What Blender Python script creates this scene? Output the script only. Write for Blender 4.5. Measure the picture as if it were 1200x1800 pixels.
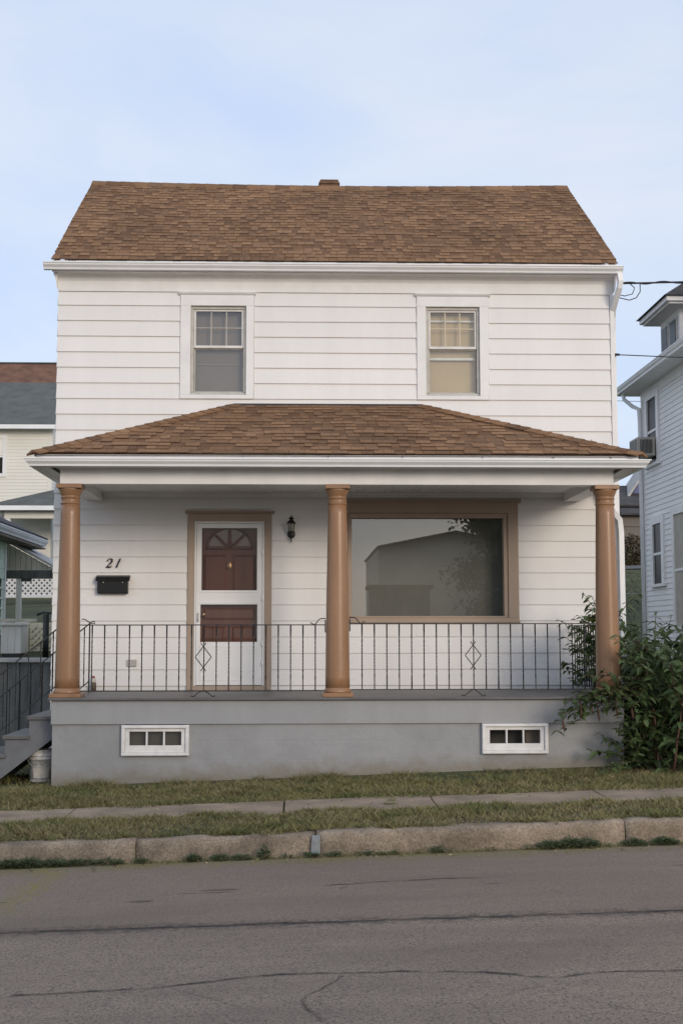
import bpy, math, random
from mathutils import Vector, Matrix
random.seed(7)
R_ = math.radians
for o in list(bpy.data.objects): bpy.data.objects.remove(o)
sc = bpy.context.scene
COL = sc.collection

# ------------------------------------------------------------------ camera
CAM_D, CAM_H = 16.592, 2.2
yaw, pitch, roll = .0315, .0936, -.0011
cd = bpy.data.cameras.new('camera'); cam = bpy.data.objects.new('camera', cd); COL.objects.link(cam)
cd.sensor_fit = 'VERTICAL'; cd.sensor_height = 36.0; cd.lens = 36 * 2289 / 1800
cd.clip_start = .1; cd.clip_end = 3000
fwd = Vector((math.sin(yaw) * math.cos(pitch), math.cos(yaw) * math.cos(pitch), math.sin(pitch)))
rgt = Vector((math.cos(yaw), -math.sin(yaw), 0)); upv = rgt.cross(fwd)
r2 = rgt * math.cos(roll) + upv * math.sin(roll); u2 = upv * math.cos(roll) - rgt * math.sin(roll)
mw = Matrix((( r2.x, u2.x, -fwd.x, 0), (r2.y, u2.y, -fwd.y, -CAM_D), (r2.z, u2.z, -fwd.z, CAM_H), (0, 0, 0, 1)))
cam.matrix_world = mw
sc.camera = cam

# ------------------------------------------------------------------ sky and sun
SUN_EL, SUN_AZ = 15.0, 27.0      # azimuth: degrees to the right of straight out from the house front
sdir = Vector((math.sin(R_(SUN_AZ)) * math.cos(R_(SUN_EL)), -math.cos(R_(SUN_AZ)) * math.cos(R_(SUN_EL)), math.sin(R_(SUN_EL))))
w = bpy.data.worlds.new('World'); sc.world = w; w.use_nodes = True
nt = w.node_tree; nt.nodes.clear()
def N(nt, t, **k):
    n = nt.nodes.new(t)
    for a, b in k.items():
        if a == 'i':
            for kk, v in b.items(): n.inputs[kk].default_value = v
        else: setattr(n, a, b)
    return n
def Lk(nt, a, b): nt.links.new(a, b)
sky = N(nt, 'ShaderNodeTexSky', sky_type='NISHITA', sun_disc=False, sun_elevation=R_(SUN_EL),
        sun_rotation=math.atan2(sdir.x, sdir.y), altitude=200, air_density=1.0, dust_density=1.6, ozone_density=1.2)
tc = N(nt, 'ShaderNodeTexCoord')
mp = N(nt, 'ShaderNodeMapping'); mp.inputs['Scale'].default_value = (1.0, 1.0, 2.6); mp.inputs['Rotation'].default_value = (0, .25, .4)
nz = N(nt, 'ShaderNodeTexNoise', i={'Scale': 2.4, 'Detail': 7.0, 'Roughness': .55, 'Distortion': .35})
rp = N(nt, 'ShaderNodeMapRange', i={'From Min': .38, 'From Max': .68, 'To Min': 0.0, 'To Max': .95})
mx = N(nt, 'ShaderNodeMixRGB'); mx.inputs[1].default_value = (5.35, 6.35, 8.3, 1); mx.inputs[2].default_value = (7.1, 7.4, 8.1, 1)
my = N(nt, 'ShaderNodeMixRGB'); my.inputs[0].default_value = .22
bg = N(nt, 'ShaderNodeBackground'); bg.inputs['Strength'].default_value = .13
wo = N(nt, 'ShaderNodeOutputWorld')
Lk(nt, tc.outputs['Generated'], mp.inputs[0]); Lk(nt, mp.outputs[0], nz.inputs['Vector']); Lk(nt, nz.outputs['Fac'], rp.inputs[0])
Lk(nt, rp.outputs[0], mx.inputs[0]); Lk(nt, mx.outputs[0], my.inputs[1]); Lk(nt, sky.outputs[0], my.inputs[2]); Lk(nt, my.outputs[0], bg.inputs[0]); Lk(nt, bg.outputs[0], wo.inputs[0])
sl = bpy.data.lights.new('sun', 'SUN'); sl.energy = 1.45; sl.angle = R_(18); sl.color = (1, .87, .71)
so = bpy.data.objects.new('sun', sl); COL.objects.link(so)
so.rotation_euler = sdir.to_track_quat('Z', 'Y').to_euler(); so.location = sdir * 60
vs = sc.view_settings; vs.view_transform = 'Standard'; vs.look = 'None'; vs.gamma = 1; vs.exposure = 0.0; vs.use_curve_mapping = False
sc.render.engine = 'CYCLES'; sc.cycles.max_bounces = 6; sc.cycles.transparent_max_bounces = 12

# ------------------------------------------------------------------ materials
MATS = {}
def mat(name, col, rough=.6, var=.06, scale=3., bump=0., bscale=60., spec=.4, metal=0., col2=None, island=0., streak=False, coat=0., objvar=0., speck=0., splash=None, trans=0., block=False):
    """principled with noise colour variation in world space, optional bump and per-island variation"""
    m = bpy.data.materials.new(name); m.use_nodes = True; t = m.node_tree
    p = t.nodes['Principled BSDF']
    p.inputs['Roughness'].default_value = rough; p.inputs['Metallic'].default_value = metal
    p.inputs['Specular IOR Level'].default_value = spec
    if coat: p.inputs['Coat Weight'].default_value = coat; p.inputs['Coat Roughness'].default_value = .12
    g = N(t, 'ShaderNodeNewGeometry')
    src = g.outputs['Position']
    if streak:
        mm = N(t, 'ShaderNodeMapping'); mm.inputs['Scale'].default_value = (1, 1, .18); Lk(t, src, mm.inputs[0]); src = mm.outputs[0]
    n1 = N(t, 'ShaderNodeTexNoise', i={'Scale': scale, 'Detail': 6., 'Roughness': .62}); Lk(t, src, n1.inputs['Vector'])
    cr = N(t, 'ShaderNodeMapRange', i={'From Min': .3, 'From Max': .7}); Lk(t, n1.outputs['Fac'], cr.inputs[0])
    mix = N(t, 'ShaderNodeMixRGB'); Lk(t, cr.outputs[0], mix.inputs[0])
    c2 = col2 or tuple(c * (1 - 2 * var) for c in col)
    c1 = col if col2 else tuple(min(.95, c * (1 + var)) for c in col)
    mix.inputs[1].default_value = (*c1, 1); mix.inputs[2].default_value = (*c2, 1)
    out = mix.outputs[0]
    if island:
        hv = N(t, 'ShaderNodeHueSaturation'); ir = N(t, 'ShaderNodeMapRange', i={'To Min': 1 - island, 'To Max': 1 + island})
        Lk(t, g.outputs['Random Per Island'], ir.inputs[0]); Lk(t, ir.outputs[0], hv.inputs['Value']); Lk(t, out, hv.inputs['Color']); out = hv.outputs[0]
    if objvar:
        oi = N(t, 'ShaderNodeObjectInfo'); hv = N(t, 'ShaderNodeHueSaturation'); ir = N(t, 'ShaderNodeMapRange', i={'To Min': 1 - objvar, 'To Max': 1 + objvar * .4})
        Lk(t, oi.outputs['Random'], ir.inputs[0]); Lk(t, ir.outputs[0], hv.inputs['Value']); Lk(t, out, hv.inputs['Color']); out = hv.outputs[0]
    if speck:
        n3 = N(t, 'ShaderNodeTexNoise', i={'Scale': 55., 'Detail': 5., 'Roughness': .7}); Lk(t, g.outputs['Position'], n3.inputs['Vector'])
        ir = N(t, 'ShaderNodeMapRange', i={'From Min': .32, 'From Max': .68, 'To Min': 1 - speck, 'To Max': 1 + speck * .6}); Lk(t, n3.outputs['Fac'], ir.inputs[0])
        hv = N(t, 'ShaderNodeHueSaturation'); Lk(t, ir.outputs[0], hv.inputs['Value']); Lk(t, out, hv.inputs['Color']); out = hv.outputs[0]
    if splash:      # soil splashed up from the ground line: (height, colour, amount)
        sp = N(t, 'ShaderNodeSeparateXYZ'); Lk(t, g.outputs['Position'], sp.inputs[0])
        zz = N(t, 'ShaderNodeMath', operation='MULTIPLY_ADD', i={1: -.028}); Lk(t, sp.outputs[0], zz.inputs[0]); Lk(t, sp.outputs[2], zz.inputs[2])
        nn = N(t, 'ShaderNodeTexNoise', i={'Scale': 5., 'Detail': 6., 'Roughness': .65}); Lk(t, g.outputs['Position'], nn.inputs['Vector'])
        ad = N(t, 'ShaderNodeMath', operation='MULTIPLY_ADD', i={1: -.34}); Lk(t, nn.outputs['Fac'], ad.inputs[0]); Lk(t, zz.outputs[0], ad.inputs[2])
        ir = N(t, 'ShaderNodeMapRange', i={'From Min': splash[0], 'From Max': splash[0] - .16, 'To Min': 0., 'To Max': splash[2]}); Lk(t, ad.outputs[0], ir.inputs[0])
        ms = N(t, 'ShaderNodeMixRGB'); ms.inputs[2].default_value = (*splash[1], 1); Lk(t, ir.outputs[0], ms.inputs[0]); Lk(t, out, ms.inputs[1]); out = ms.outputs[0]
    Lk(t, out, p.inputs['Base Color'])
    if bump:
        n2 = N(t, 'ShaderNodeTexNoise', i={'Scale': bscale, 'Detail': 4.}); Lk(t, g.outputs['Position'], n2.inputs['Vector'])
        b = N(t, 'ShaderNodeBump', i={'Strength': bump, 'Distance': .01}); Lk(t, n2.outputs['Fac'], b.inputs['Height']); Lk(t, b.outputs[0], p.inputs['Normal'])
    if block:
        bt_ = N(t, 'ShaderNodeTexBrick', i={'Scale': 1., 'Mortar Size': .010, 'Mortar Smooth': .6, 'Brick Width': .41, 'Row Height': .205, 'Bias': 0.})
        mm = N(t, 'ShaderNodeMapping'); mm.inputs['Rotation'].default_value = (R_(90), 0, 0); Lk(t, g.outputs['Position'], mm.inputs[0])
        cx_ = N(t, 'ShaderNodeSeparateXYZ'); cb_ = N(t, 'ShaderNodeCombineXYZ'); Lk(t, g.outputs['Position'], cx_.inputs[0]); Lk(t, cx_.outputs[0], cb_.inputs[0]); Lk(t, cx_.outputs[2], cb_.inputs[1]); Lk(t, cb_.outputs[0], bt_.inputs['Vector'])
        b2 = N(t, 'ShaderNodeBump', i={'Strength': .11, 'Distance': .01}); b2.invert = True; Lk(t, bt_.outputs['Fac'], b2.inputs['Height'])
        Lk(t, p.inputs['Normal'].links[0].from_socket, b2.inputs['Normal']); Lk(t, b2.outputs[0], p.inputs['Normal'])
    if trans:
        tl = N(t, 'ShaderNodeBsdfTranslucent'); Lk(t, out, tl.inputs['Color']); ms = N(t, 'ShaderNodeMixShader', i={0: trans})
        mo = t.nodes['Material Output']; Lk(t, p.outputs[0], ms.inputs[1]); Lk(t, tl.outputs[0], ms.inputs[2]); Lk(t, ms.outputs[0], mo.inputs[0])
    MATS[name] = m; m['p'] = p.name
    return m
def glassmat(name, refl, tint=(1, 1, 1), rough=.0):
    m = bpy.data.materials.new(name); m.use_nodes = True; t = m.node_tree; t.nodes.clear()
    o = N(t, 'ShaderNodeOutputMaterial'); mixs = N(t, 'ShaderNodeMixShader'); mixs.inputs[0].default_value = refl
    tr = N(t, 'ShaderNodeBsdfTransparent'); tr.inputs[0].default_value = (*tint, 1)
    gl = N(t, 'ShaderNodeBsdfGlossy'); gl.inputs['Roughness'].default_value = rough; gl.inputs['Color'].default_value = (.95, .935, .91, 1)
    Lk(t, tr.outputs[0], mixs.inputs[1]); Lk(t, gl.outputs[0], mixs.inputs[2]); Lk(t, mixs.outputs[0], o.inputs[0])
    MATS[name] = m; return m

W_ = (.815, .797, .785)
mat('siding_white', W_, .55, .03, 1.6, .16, 16, streak=True, objvar=.03)
mat('trim_white', (.82, .81, .805), .5, .04, 3., .08, 30)
mat('gutter_white', (.86, .865, .88), .35, .04, 1.5, 0, spec=.5)
mat('weathered_white', (.76, .74, .72), .6, .08, 9., .2, 40)
mat('storm_metal', (.50, .48, .44), .45, .10, 12, spec=.5)
mat('taupe_trim', (.40, .305, .235), .5, .04, 2., .08, 30)
mat('column_paint', (.325, .176, .092), .38, .12, 3.5, .14, 9, spec=.5, coat=.12, streak=True, speck=.10)
mat('deck_grey', (.132, .126, .122), .45, .12, 3., .15, 30)
mat('base_grey', (.318, .318, .322), .65, .07, 2.2, .5, 14, speck=.05, splash=(.66, (.21, .185, .145), .8), block=True)
mat('base_board', (.332, .333, .337), .55, .06, 2.0, .2, 12, streak=True, speck=.04)
mat('step_grey', (.17, .175, .185), .5, .12, 4., .1, 30)
mat('iron', (.018, .018, .020), .42, .1, 20, .1, 60, spec=.5)
mat('black_metal', (.012, .012, .013), .38, .1, 20, spec=.5)
mat('door_wood', (.145, .047, .024), .32, .18, 5., .1, 40, spec=.5, streak=True)
mat('brass', (.50, .36, .20), .4, .1, 20, metal=1)
mat('fan_glass', (.19, .175, .155), .12, .15, 6, spec=.6)
mat('shade_grey', (.185, .150, .122), .8, .04, 3.)
mat('appliance_cream', (.66, .58, .46), .6, .05, 6.)
mat('grille_dim', (.27, .235, .20), .7, .06, 6.)
mat('grille_grey', (.46, .43, .39), .6, .06, 6.)
mat('shade_beige', (.53, .40, .235), .8, .05, 3.)
mat('curtain_grey', (.235, .228, .215), .85, .06, 2.)
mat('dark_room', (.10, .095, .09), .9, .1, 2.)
mat('concrete', (.345, .262, .190), .9, .2, 2.5, .5, 60, speck=.22)
mat('concrete_curb', (.40, .315, .232), .92, .2, 3.2, 1.0, 70, col2=(.150, .115, .080), speck=.45)
mat('soil', (.115, .095, .055), .95, .25, 8., .6, 60, col2=(.07, .062, .03))
mat('meadow', (.075, .088, .030), .95, .3, 1.1, .9, 9, col2=(.026, .032, .013))
mat('lane_grey', (.11, .105, .105), .9, .15, 3., .3, 40)
mat('grass', (.265, .225, .095), .8, .2, 1.5, col2=(.095, .122, .034), island=.45)
mat('grass_dry', (.33, .245, .13), .85, .2, 2.5, col2=(.15, .125, .062), island=.4)
mat('weed', (.040, .062, .022), .7, .2, 7., col2=(.07, .085, .035), island=.4)
mat('leaf', (.074, .115, .044), .42, .2, 5., col2=(.095, .135, .050), island=.45, spec=.4, trans=.3)
mat('leaf_light', (.105, .145, .058), .45, .2, 5., island=.45, spec=.4, trans=.3)
mat('flower_spike', (.115, .060, .048), .7, .2, 10)
mat('stem_red', (.10, .042, .030), .6, .2, 10)
mat('stem_green', (.10, .10, .05), .7, .2, 10)
mat('bucket_white', (.76, .73, .69), .5, .25, 14, .1, 30)
mat('cream_siding', (.77, .745, .675), .6, .03, 1.)
mat('green_siding', (.62, .74, .60), .6, .04, 1.)
mat('blue_white_siding', (.82, .82, .815), .6, .03, 1.)
mat('grey_roof', (.115, .125, .12), .9, .15, 2., .5, 30)
mat('brown_roof_far', (.185, .095, .062), .9, .2, 2., .5, 30)
mat('dark_roof', (.07, .065, .068), .9, .2, 2., .4, 30)
mat('tan_siding', (.17, .148, .128), .8, .05, 1.)
mat('dark_fence', (.135, .138, .132), .7, .25, 6., .2, 30, streak=True)
mat('fence_cap', (.44, .43, .415), .7, .1, 3.)
mat('lattice_white', (.86, .83, .78), .6, .05, 3.)
mat('lattice_cream', (.80, .72, .54), .6, .05, 3.)
mat('panel_white', (.78, .76, .72), .5, .04, 3.)
mat('board_weathered', (.56, .53, .44), .75, .15, 5., streak=True)
mat('window_dark', (.024, .024, .025), .3, .1, 2., spec=.12)
mat('appliance_tan', (.43, .40, .35), .6, .08, 5.)
mat('paint_blue', (.16, .20, .235), .7, .2, 25, col2=(.30, .29, .26))
mat('lantern_glass', (.42, .40, .37), .25, .1, 12)
mat('cap_red', (.30, .06, .05), .4, .1, 10)
mat('bottle_brown', (.10, .065, .045), .3, .2, 20)
mat('bottle_label', (.60, .55, .48), .6, .1, 20)
mat('brick_brown', (.20, .12, .08), .9, .2, 9., .4, 40)
mat('shrub_brown', (.075, .058, .026), .9, .3, 3., island=.4)
mat('litter_tan', (.42, .33, .20), .9, .2, 20, island=.4)
mat('tree_bark', (.09, .065, .045), .9, .2, 6., .4, 30)
mat('tan_wall', (.74, .68, .60), .8, .05, 1.)
mat('wire', (.03, .03, .035), .6, .1, 5.)
mat('blue_cloth', (.16, .18, .34), .8, .1, 4.)
mat('green_trim', (.25, .36, .16), .7, .1, 4.)
glassmat('picture_glass', .16, (.90, .91, .88))
glassmat('window_glass', .13, (.92, .93, .90))
glassmat('screen_glass', .022, (.80, .74, .70), .02)
glassmat('plain_glass', .03, (.9, .9, .9), .0)
SH = []
for i, c in enumerate([(.310, .178, .098), (.258, .146, .080), (.198, .112, .066), (.345, .202, .113), (.283, .166, .096), (.222, .134, .080)]):
    SH.append(mat('shingle_' + str(i), c, .95, .14, 1.1, .8, 170, spec=.15, speck=.30))

SH.append(mat('shingle_butt_shade', (.095, .056, .038), .95, .1, 9., 0, spec=.1))  # dark butt faces: shadow line under each tab painted into the colour

# asphalt with cracks (wear on the surface, in world space)
def asphalt():
    m = bpy.data.materials.new('asphalt'); m.use_nodes = True; t = m.node_tree; p = t.nodes['Principled BSDF']
    p.inputs['Roughness'].default_value = .9; p.inputs['Specular IOR Level'].default_value = .25
    g = N(t, 'ShaderNodeNewGeometry'); sep = N(t, 'ShaderNodeSeparateXYZ'); Lk(t, g.outputs['Position'], sep.inputs[0])
    def noise(s, d=5., vec=None, rough=.6):
        n = N(t, 'ShaderNodeTexNoise', i={'Scale': s, 'Detail': d, 'Roughness': rough}); Lk(t, vec or g.outputs['Position'], n.inputs['Vector']); return n.outputs['Fac']
    def M(op, a, b=None, c=None):
        n = N(t, 'ShaderNodeMath', operation=op)
        for i, v in enumerate((a, b, c)):
            if v is None: continue
            if isinstance(v, (int, float)): n.inputs[i].default_value = v
            else: Lk(t, v, n.inputs[i])
        return n.outputs[0]
    def mr(v, a, b, c=0., d=1.):
        n = N(t, 'ShaderNodeMapRange', i={'From Min': a, 'From Max': b, 'To Min': c, 'To Max': d}); Lk(t, v, n.inputs[0]); return n.outputs[0]
    def mixc(f, a, b):
        n = N(t, 'ShaderNodeMixRGB'); Lk(t, f, n.inputs[0])
        for i, v in ((1, a), (2, b)):
            if isinstance(v, tuple): n.inputs[i].default_value = (*v, 1)
            else: Lk(t, v, n.inputs[i])
        return n.outputs[0]
    X, Y = sep.outputs[0], sep.outputs[1]
    c = mixc(mr(noise(.9, 6), .35, .65), (.205, .157, .120), (.268, .205, .156))
    c = mixc(mr(noise(14, 5), .40, .66, 0, .45), c, (.150, .128, .106))
    c = mixc(mr(noise(95, 3), .44, .66), c, (.37, .292, .228))
    c = mixc(mr(noise(62, 3), .47, .32, 0, .9), c, (.062, .054, .053))
    st_ = N(t, 'ShaderNodeMapping'); st_.inputs['Scale'].default_value = (.22, 1.0, 1); Lk(t, g.outputs['Position'], st_.inputs[0])
    c = mixc(mr(noise(1.7, 5, st_.outputs[0]), .46, .70, 0, .5), c, (.138, .104, .086))
    c = mixc(mr(noise(3.3, 6), .60, .74, 0, .5), c, (.26, .198, .150))
    # seam crack 1 : the far strip of paving is a little darker
    wob = M('MULTIPLY', M('SUBTRACT', noise(1.6, 3), .5), .20)
    wob2 = M('MULTIPLY', M('SUBTRACT', noise(7, 5), .5), .11)
    d1 = M('SUBTRACT', Y, M('ADD', M('ADD', M('MULTIPLY_ADD', X, -.022, -8.385), M('MULTIPLY', wob, .25)), wob2))
    c = mixc(mr(d1, -.02, .08, 0, .40), c, (.178, .134, .106))
    a1 = M('ABSOLUTE', d1)
    br = mr(noise(3.1, 4), .32, .52)
    k1 = M('MULTIPLY', mr(a1, .012, .055, 1, 0), M('MULTIPLY_ADD', br, .40, .50))
    k1b = M('MULTIPLY', mr(a1, .02, .17, 1, 0), mr(noise(19, 6, None, .7), .45, .58, 0, .65))
    fc = N(t, 'ShaderNodeFloatCurve'); cv = fc.mapping.curves[0]; cp_ = [(-2.6, -10.0), (-1.488, -9.874), (-.735, -9.814), (-.567, -9.776), (-.079, -9.653), (.333, -9.671), (.742, -9.712), (1.076, -9.833), (1.292, -9.912), (1.506, -9.856), (1.935, -9.88), (3.2, -9.80)]
    q_ = [((a + 2.6) / 5.8, (b + 10.2) * 1.0) for a, b in cp_]
    cv.points[0].location = q_[0]; cv.points[1].location = q_[-1]
    for a in q_[1:-1]: cv.points.new(*a)
    for pt_ in cv.points: pt_.handle_type = 'AUTO'
    fc.mapping.update(); Lk(t, M('MULTIPLY_ADD', X, 1 / 5.8, 2.6 / 5.8), fc.inputs['Value'])
    d2 = M('ABSOLUTE', M('SUBTRACT', Y, M('ADD', M('SUBTRACT', fc.outputs[0], 10.2), M('MULTIPLY', wob2, .95))))
    k2 = M('MULTIPLY', mr(d2, .006, .030, 1, 0), M('MULTIPLY_ADD', mr(noise(7, 5), .38, .60), .75, .2))
    d3 = M('ABSOLUTE', M('SUBTRACT', Y, M('ADD', M('MULTIPLY_ADD', X, .10, -7.15), M('MULTIPLY', wob, 1.3))))
    k3 = M('MULTIPLY', mr(d3, .008, .035, 1, 0), mr(noise(1.3, 3), .48, .58, 0, .8))
    vor = N(t, 'ShaderNodeTexVoronoi', feature='DISTANCE_TO_EDGE', i={'Scale': .55})
    nn = N(t, 'ShaderNodeTexNoise', i={'Scale': 2.5, 'Detail': 4.}); Lk(t, g.outputs['Position'], nn.inputs['Vector'])
    vm = N(t, 'ShaderNodeMixRGB', i={0: .12}); Lk(t, g.outputs['Position'], vm.inputs[1]); Lk(t, nn.outputs['Color'], vm.inputs[2]); Lk(t, vm.outputs[0], vor.inputs['Vector'])
    k4 = M('MULTIPLY', M('MULTIPLY', mr(vor.outputs['Distance'], .001, .006, 1, 0), mr(noise(.7, 2), .56, .64, 0, .30)), mr(Y, -9.6, -10.1, 0, 1))
    f5 = N(t, 'ShaderNodeFloatCurve'); cv5 = f5.mapping.curves[0]; c5 = [(-12.0, .32), (-10.55, .12), (-10.35, .05), (-10.15, .02), (-9.95, .12), (-9.70, .22)]
    q5 = [((a + 12.0) / 2.3, b + .4) for a, b in c5]; cv5.points[0].location = q5[0]; cv5.points[1].location = q5[-1]
    for a in q5[1:-1]: cv5.points.new(*a)
    f5.mapping.update(); Lk(t, M('MULTIPLY_ADD', Y, 1 / 2.3, 12.0 / 2.3), f5.inputs['Value'])
    d5 = M('ABSOLUTE', M('SUBTRACT', X, M('ADD', M('SUBTRACT', f5.outputs[0], .4), M('MULTIPLY', wob2, .8))))
    k5 = M('MULTIPLY', M('MULTIPLY', mr(d5, .003, .016, 1, 0), mr(noise(6, 4), .38, .58, .1, .65)), mr(Y, -9.68, -9.74, 0, 1))
    k4 = M('MAXIMUM', k4, k5)
    k = M('MAXIMUM', M('MAXIMUM', k1, k1b), M('MAXIMUM', M('MAXIMUM', k2, k3), k4))
    c = mixc(k, c, (.024, .020, .019))
    # silt and moss washed against the kerb
    gm = M('MULTIPLY', mr(M('ADD', Y, M('MULTIPLY', noise(2.6, 6), .95)), -5.80, -5.35, 0, 1), .85)
    c = mixc(gm, c, (.185, .160, .068))
    # patch of moss by the left edge
    dx = M('ABSOLUTE', M('ADD', M('ADD', X, 1.95), M('MULTIPLY', M('SUBTRACT', noise(2.4, 4), .5), .45)))
    px = M('MULTIPLY', M('MULTIPLY', mr(dx, .17, .02), mr(Y, -8.0, -7.3)), mr(noise(22, 6), .44, .56))
    c = mixc(M('MULTIPLY', px, .95), c, (.215, .185, .060))
    for (ox, oy, rx_, ry_) in ((-1.09, -7.48, .10, .05), (-.56, -7.16, .16, .035), (.30, -7.25, .03, .02), (1.35, -7.3, .07, .015)):
        e = M('ADD', M('POWER', M('DIVIDE', M('ADD', X, -ox), rx_), 2.), M('POWER', M('DIVIDE', M('ADD', Y, -oy), ry_), 2.))
        e = M('ADD', e, M('MULTIPLY', M('SUBTRACT', noise(14, 4), .5), 2.2))
        c = mixc(mr(e, 1.2, .3, 0, .7), c, (.060, .046, .042))
    Lk(t, c, p.inputs['Base Color'])
    h = M('SUBTRACT', M('MULTIPLY', noise(120, 3), .5), M('MULTIPLY', k, 1.5))
    b = N(t, 'ShaderNodeBump', i={'Strength': .55, 'Distance': .012}); Lk(t, h, b.inputs['Height']); Lk(t, b.outputs[0], p.inputs['Normal'])
    MATS['asphalt'] = m
asphalt()
MM = MATS

# ------------------------------------------------------------------ object helpers
WLOC = {}
def link(o, parent=None):
    COL.objects.link(o)
    if parent is not None:
        o.parent = parent
        o.matrix_parent_inverse = Matrix.Translation(-Vector(WLOC.get(parent.name, (0, 0, 0))))
    return o
def tag(o, label=None, cat=None, group=None, kind=None):
    if label: o['label'] = label
    if cat: o['category'] = cat
    if group: o['group'] = group
    if kind: o['kind'] = kind
    return o
def thing(name, label, cat, loc, group=None):
    o = bpy.data.objects.new(name, None); o.location = loc; o.empty_display_size = .2
    COL.objects.link(o); WLOC[o.name] = tuple(loc)
    return tag(o, label, cat, group)
def place(mesh, name, parent, loc=(0, 0, 0), scale=(1, 1, 1), rot=(0, 0, 0), mw=None):
    o = bpy.data.objects.new(name, mesh); 
    if mw is not None: o.matrix_basis = mw
    else: o.location = loc; o.scale = scale; o.rotation_euler = rot
    WLOC[o.name] = tuple(loc)
    return link(o, parent)
class MB:
    def __init__(s): s.v = []; s.f = []; s.m = []; s.cm = 0; s.sm = []; s.smooth = False
    def face(s, idx): s.f.append(idx); s.m.append(s.cm); s.sm.append(s.smooth)
    def quad(s, a, b, c, d):
        i = len(s.v); s.v += [tuple(a), tuple(b), tuple(c), tuple(d)]; s.face((i, i + 1, i + 2, i + 3)); return s
    def tri(s, a, b, c):
        i = len(s.v); s.v += [tuple(a), tuple(b), tuple(c)]; s.face((i, i + 1, i + 2)); return s
    def hexa(s, p):          # p: 4 bottom (ccw from above) + 4 top
        i = len(s.v); s.v += [tuple(q) for q in p]
        for f in ((3, 2, 1, 0), (4, 5, 6, 7), (0, 1, 5, 4), (1, 2, 6, 5), (2, 3, 7, 6), (3, 0, 4, 7)): s.face(tuple(i + k for k in f))
        return s
    def box(s, x0, x1, y0, y1, z0, z1):
        x0, x1 = min(x0, x1), max(x0, x1); y0, y1 = min(y0, y1), max(y0, y1); z0, z1 = min(z0, z1), max(z0, z1)
        return s.hexa([(x0, y0, z0), (x1, y0, z0), (x1, y1, z0), (x0, y1, z0), (x0, y0, z1), (x1, y0, z1), (x1, y1, z1), (x0, y1, z1)])
    def cbox(s, x0, x1, y0, y1, z0, z1, c=.004):   # box whose vertical and front edges are chamfered (front = low y)
        s.box(x0, x1, y0 + c, y1, z0, z1)
        s.hexa([(x0 + c, y0, z0 + c), (x1 - c, y0, z0 + c), (x1, y0 + c, z0), (x0, y0 + c, z0), (x0 + c, y0, z1 - c), (x1 - c, y0, z1 - c), (x1, y0 + c, z1), (x0, y0 + c, z1)])
        return s
    def loft(s, rings, closed=True, cap=True):
        n = len(rings[0]); i = len(s.v)
        for r in rings: s.v += [tuple(q) for q in r]
        for a in range(len(rings) - 1):
            for b in range(n if closed else n - 1):
                c = (b + 1) % n
                s.face((i + a * n + b, i + a * n + c, i + (a + 1) * n + c, i + (a + 1) * n + b))
        if cap and closed:
            sm = s.smooth; s.smooth = False
            s.face(tuple(i + k for k in reversed(range(n)))); s.face(tuple(i + (len(rings) - 1) * n + k for k in range(n))); s.smooth = sm
        return s
    def lathe(s, cx, cy, prof, n=32, cap=True):
        s.smooth = True
        s.loft([[(cx + r * math.cos(2 * math.pi * k / n), cy + r * math.sin(2 * math.pi * k / n), z) for k in range(n)] for r, z in prof], cap=cap)
        s.smooth = False; return s
    def tube(s, pts, r, n=8, cap=True, rect=None):
        pts = [Vector(p) for p in pts]; rings = []; ref = None
        for k, p in enumerate(pts):
            d = (pts[min(k + 1, len(pts) - 1)] - pts[max(k - 1, 0)]).normalized()
            if ref is None:
                ref = Vector((0, 0, 1)) if abs(d.z) < .9 else Vector((0, -1, 0))
            a = d.cross(ref)
            if a.length < 1e-4: a = d.cross(Vector((1, 0, 0)))
            a.normalize(); b = a.cross(d).normalized(); ref = b
            rr = r[k] if isinstance(r, (list, tuple)) else r
            if rect: rings.append([p + a * sx * rect[0] + b * sy * rect[1] for sx, sy in ((-1, -1), (1, -1), (1, 1), (-1, 1))])
            else: rings.append([p + (a * math.cos(2 * math.pi * j / n) + b * math.sin(2 * math.pi * j / n)) * rr for j in range(n)])
        s.smooth = not rect
        s.loft(rings, cap=cap); s.smooth = False; return s
    def prism(s, poly, axis, a, b):    # poly list of 2d, extruded along axis 'x','y','z'
        def P(p, t): return {'x': (t, p[0], p[1]), 'y': (p[0], t, p[1]), 'z': (p[0], p[1], t)}[axis]
        return s.loft([[P(p, a) for p in poly], [P(p, b) for p in poly]])
    def sweep(s, path, prof):          # prof (out, z) swept along plan path, outward = right of travel
        path = [Vector((p[0], p[1])) for p in path]; rings = []
        for k, p in enumerate(path):
            ns = []
            if k > 0: d = (p - path[k - 1]).normalized(); ns.append(Vector((d.y, -d.x)))
            if k < len(path) - 1: d = (path[k + 1] - p).normalized(); ns.append(Vector((d.y, -d.x)))
            m = ns[0] if len(ns) == 1 else (ns[0] + ns[1]) / (1 + ns[0].dot(ns[1]))
            rings.append([(p.x + m.x * o, p.y + m.y * o, z) for o, z in prof])
        return s.loft(rings)
    def mesh(s, name, mats):
        me = bpy.data.meshes.new(name); me.from_pydata(s.v, [], s.f)
        for m in (mats if isinstance(mats, (list, tuple)) else [mats]): me.materials.append(MM[m] if isinstance(m, str) else m)
        me.polygons.foreach_set('material_index', s.m); me.polygons.foreach_set('use_smooth', s.sm)
        me.update(); return me
    def build(s, name, mats, parent=None, bevel=0):
        o = bpy.data.objects.new(name, s.mesh(name, mats)); link(o, parent); WLOC[o.name] = (0, 0, 0)
        if bevel:
            b = o.modifiers.new('bevel', 'BEVEL'); b.width = bevel; b.segments = 2; b.limit_method = 'ANGLE'; b.angle_limit = R_(40)
        return o
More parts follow.
